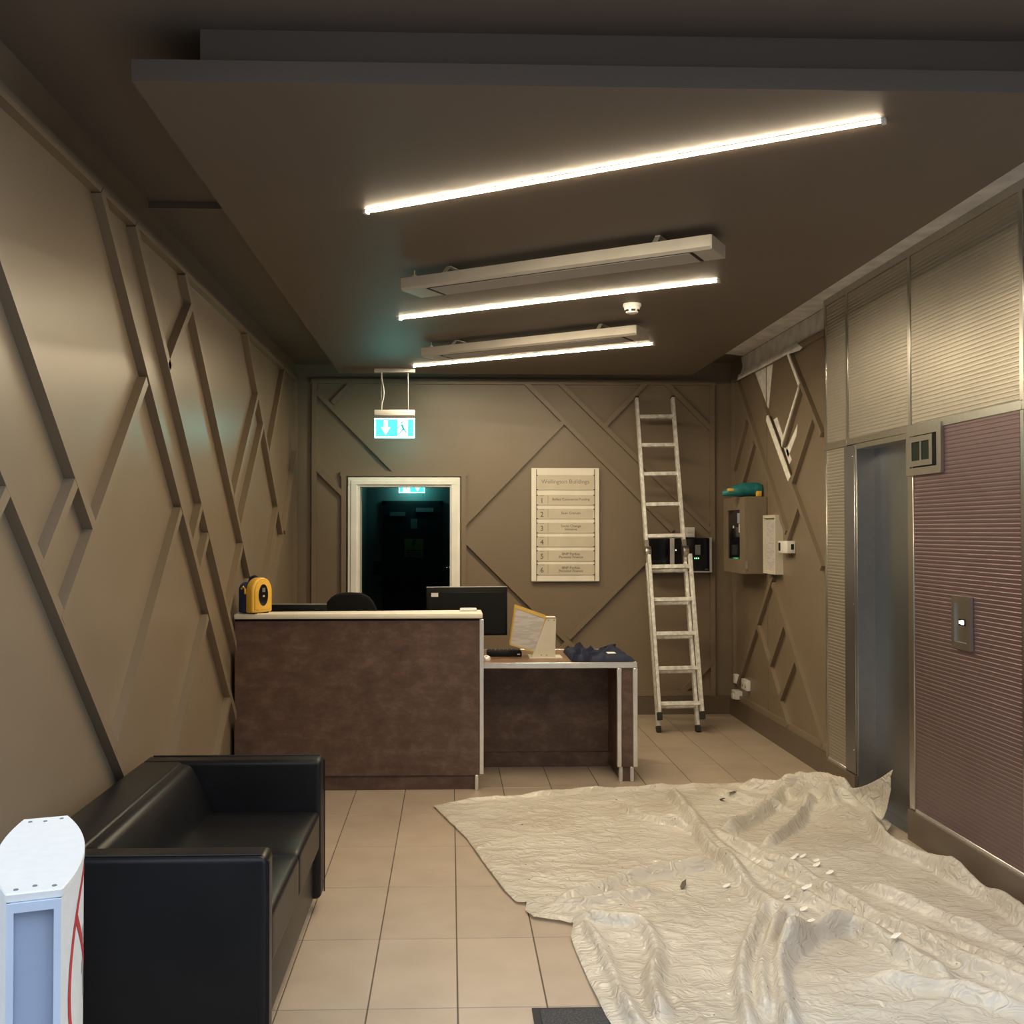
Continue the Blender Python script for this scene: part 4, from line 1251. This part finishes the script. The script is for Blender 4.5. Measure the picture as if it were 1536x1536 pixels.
def sheet_height(x, y):
    z = 0.014
    # crinkles: ridged noise at two sizes
    wob = noise.noise(Vector((x * 2.1, y * 1.7, 5))) * 0.12
    r1 = 1 - abs(noise.noise(Vector((x * 7 + wob * 9, y * 9, 0.3))))
    r2 = 1 - abs(noise.noise(Vector((x * 17, y * 24 + wob * 14, 2.7))))
    z += 0.009 * r1 ** 5 + 0.0035 * r2 ** 3 + 0.010 * max(0, noise.noise(Vector((x * 1.8, y * 1.5, 9))))
    for (p, h, w), (a, b, c, d) in zip(FOLDS, FB):
        if x < a or x > b or y < c or y > d:
            continue
        best, sgn = 9.0, 1
        for i in range(len(p) - 1):
            d, q = seg_dist((x, y), p[i], p[i + 1])
            if d < best:
                best = d
                sgn = 1 if (p[i + 1][0] - p[i][0]) * (y - p[i][1]) - (p[i + 1][1] - p[i][1]) * (x - p[i][0]) > 0 else -1
        ww = w * (1.2 if sgn > 0 else 0.6)
        best += 0.010 * noise.noise(Vector((x * 8, y * 8, h * 50)))
        if best < ww:
            k = 1 - max(best, 0) / ww
            e = min(1.0, min(math.hypot(x - p[0][0], y - p[0][1]), math.hypot(x - p[-1][0], y - p[-1][1])) / 0.12 + 0.25)
            z = max(z, z * 0.5 + 1.7 * h * e * (k * k * (2.2 - 1.2 * k)) * (0.8 + 0.45 * noise.noise(Vector((x * 4, y * 4, h * 90)))))
    dd = math.hypot((x - 2.16) / 0.24, (y - 5.75) / 0.55)
    if dd < 1:
        z += 0.085 * (1 - dd)
    return z


STEP = 0.012
ds_b = B()
gx = [-0.12 + STEP * i for i in range(int(2.50 / STEP) + 1)]
gy = [2.52 + STEP * j for j in range(int(3.96 / STEP) + 1)]
vid = {}
faces = []
for i in range(len(gx) - 1):
    for j in range(len(gy) - 1):
        if inside(gx[i] + STEP / 2, gy[j] + STEP / 2):
            faces.append((i, j))
used = set()
for i, j in faces:
    used.update(((i, j), (i + 1, j), (i + 1, j + 1), (i, j + 1)))
fs = set(faces)
for (i, j) in used:
    x, y = gx[i], gy[j]
    full = all(q in fs for q in ((i, j), (i - 1, j), (i, j - 1), (i - 1, j - 1)))
    rim = False
    if not full:
        best = None
        for k in range(len(POLY)):
            d, q = seg_dist((x, y), POLY[k], POLY[(k + 1) % len(POLY)])
            if best is None or d < best[0]:
                best = (d, q)
        x, y = best[1]
        rim = True
    z = sheet_height(x, y)
    if rim and not (1.6 < x and y > 5.2):
        z = 0.004 + (z - 0.004) * 0.55
    vid[(i, j)] = ds_b.bm.verts.new((x, y, z))
for i, j in faces:
    ds_b.bm.faces.new((vid[(i, j)], vid[(i + 1, j)], vid[(i + 1, j + 1)], vid[(i, j + 1)]))
for _ in range(2):
    bmesh.ops.smooth_vert(ds_b.bm, verts=[v for v in ds_b.bm.verts if not v.is_boundary], factor=0.5, use_axis_z=True)
# corner of the sheet bunched up into a curling flap in front of the lift door
FLAP = [[(1.95, 6.22, 0.012), (2.06, 6.08, 0.012), (2.22, 5.93, 0.014), (2.29, 5.78, 0.02), (2.33, 5.62, 0.10), (2.339, 5.47, 0.30)],
        [(1.938, 6.15, 0.055), (2.047, 6.0, 0.090), (2.206, 5.85, 0.122), (2.261, 5.7, 0.165), (2.303, 5.55, 0.245), (2.338, 5.45, 0.321)],
        [(1.925, 6.11, 0.050), (2.035, 5.96, 0.070), (2.198, 5.81, 0.085), (2.272, 5.68, 0.125), (2.306, 5.55, 0.200), (2.330, 5.448, 0.300)],
        [(1.92, 6.08, 0.030), (2.03, 5.93, 0.040), (2.17, 5.76, 0.050), (2.262, 5.63, 0.060), (2.318, 5.53, 0.120), (2.326, 5.445, 0.275)],
        [(1.90, 6.02, 0.012), (2.0, 5.86, 0.020), (2.12, 5.70, 0.020), (2.21, 5.57, 0.020), (2.295, 5.49, 0.050), (2.318, 5.44, 0.200)]]


def cat(pts, t):
    t = min(max(t, 0), len(pts) - 1 - 1e-6)
    i = int(t)
    f = t - i
    P = [Vector(pts[min(max(i + k, 0), len(pts) - 1)]) for k in (-1, 0, 1, 2)]
    return 0.5 * (2 * P[1] + (P[2] - P[0]) * f + (2 * P[0] - 5 * P[1] + 4 * P[2] - P[3]) * f * f + (3 * P[1] - P[0] - 3 * P[2] + P[3]) * f ** 3)


NU, NV = 44, 26
gr = []
for a in range(NU + 1):
    row = [cat(q, 5.0 * a / NU) for q in FLAP]
    line = []
    for b_ in range(NV + 1):
        c = cat(row, 4.0 * b_ / NV)
        n1 = noise.noise(Vector((a * 0.13, b_ * 0.35, 3))) + 0.6 * noise.noise(Vector((a * 0.4, b_ * 0.5, 8)))
        k = 0.016 * (1 - a / NU * 0.6)
        line.append(ds_b.bm.verts.new((min(c.x + n1 * k * 0.5, 2.342), c.y - n1 * k, max(c.z + n1 * k * 0.6, 0.010))))
    gr.append(line)
for a in range(NU):
    for b_ in range(NV):
        ds_b.bm.faces.new((gr[a][b_], gr[a + 1][b_], gr[a + 1][b_ + 1], gr[a][b_ + 1]))
sheet = ds_b.done('dust_sheet', 'sheet')
for p in sheet.data.polygons:
    p.use_smooth = True
tag(sheet, 'crumpled milky plastic dust sheet spread over the tiled floor in front of the lift', 'dust sheet')

# paint flakes and scraps lying on the sheet
FL = [(1.416, 4.793, 0.05), (1.40, 4.80, 0.03), (1.681, 4.932, 0.035), (1.71, 4.832, 0.04), (1.727, 4.709, 0.035), (1.212, 4.556, 0.03), (1.504, 4.373, 0.05), (1.427, 4.40, 0.03),
      (1.445, 4.244, 0.035), (1.392, 4.012, 0.045), (1.727, 4.881, 0.035), (1.641, 3.802, 0.04), (1.627, 4.914, 0.035), (1.66, 4.96, 0.025), (0.95, 4.86, 0.022)]
for x, y, r in FL:
    n = 6
    a0 = random.random() * 6
    pts = [(r * (0.35 + 0.4 * random.random()) * math.cos(a0 + 2 * math.pi * k / n) * 0.9, r * (0.3 + 0.35 * random.random()) * math.sin(a0 + 2 * math.pi * k / n)) for k in range(n)]
    o = B().prism(pts, lambda u, v, d: (u, v, d + u * 0.5), 0, 0.003).done('paint_flake', 'filler')
    o.location = (x, y, sheet_height(x, y) + 0.006)
    tag(o, 'small white paint flake lying on the plastic dust sheet', 'paint flake', 'paint flakes scattered on the dust sheet')
for x, y in ((1.575, 6.0), (1.64, 6.03), (1.02, 4.55)):
    o = B().prism([(-0.03, -0.01), (0.0, -0.014), (0.032, 0.004), (0.01, 0.012), (-0.02, 0.006)], lambda u, v, d: (u, v, d + u * 0.4), 0, 0.002).done('leaf_scrap', 'grout')
    o.location = (x, y, sheet_height(x, y) + 0.012)
    o.rotation_euler = (0, 0, x * 7)
    tag(o, 'small dark dried scrap lying on the plastic dust sheet', 'scrap', 'dark scraps on the dust sheet')
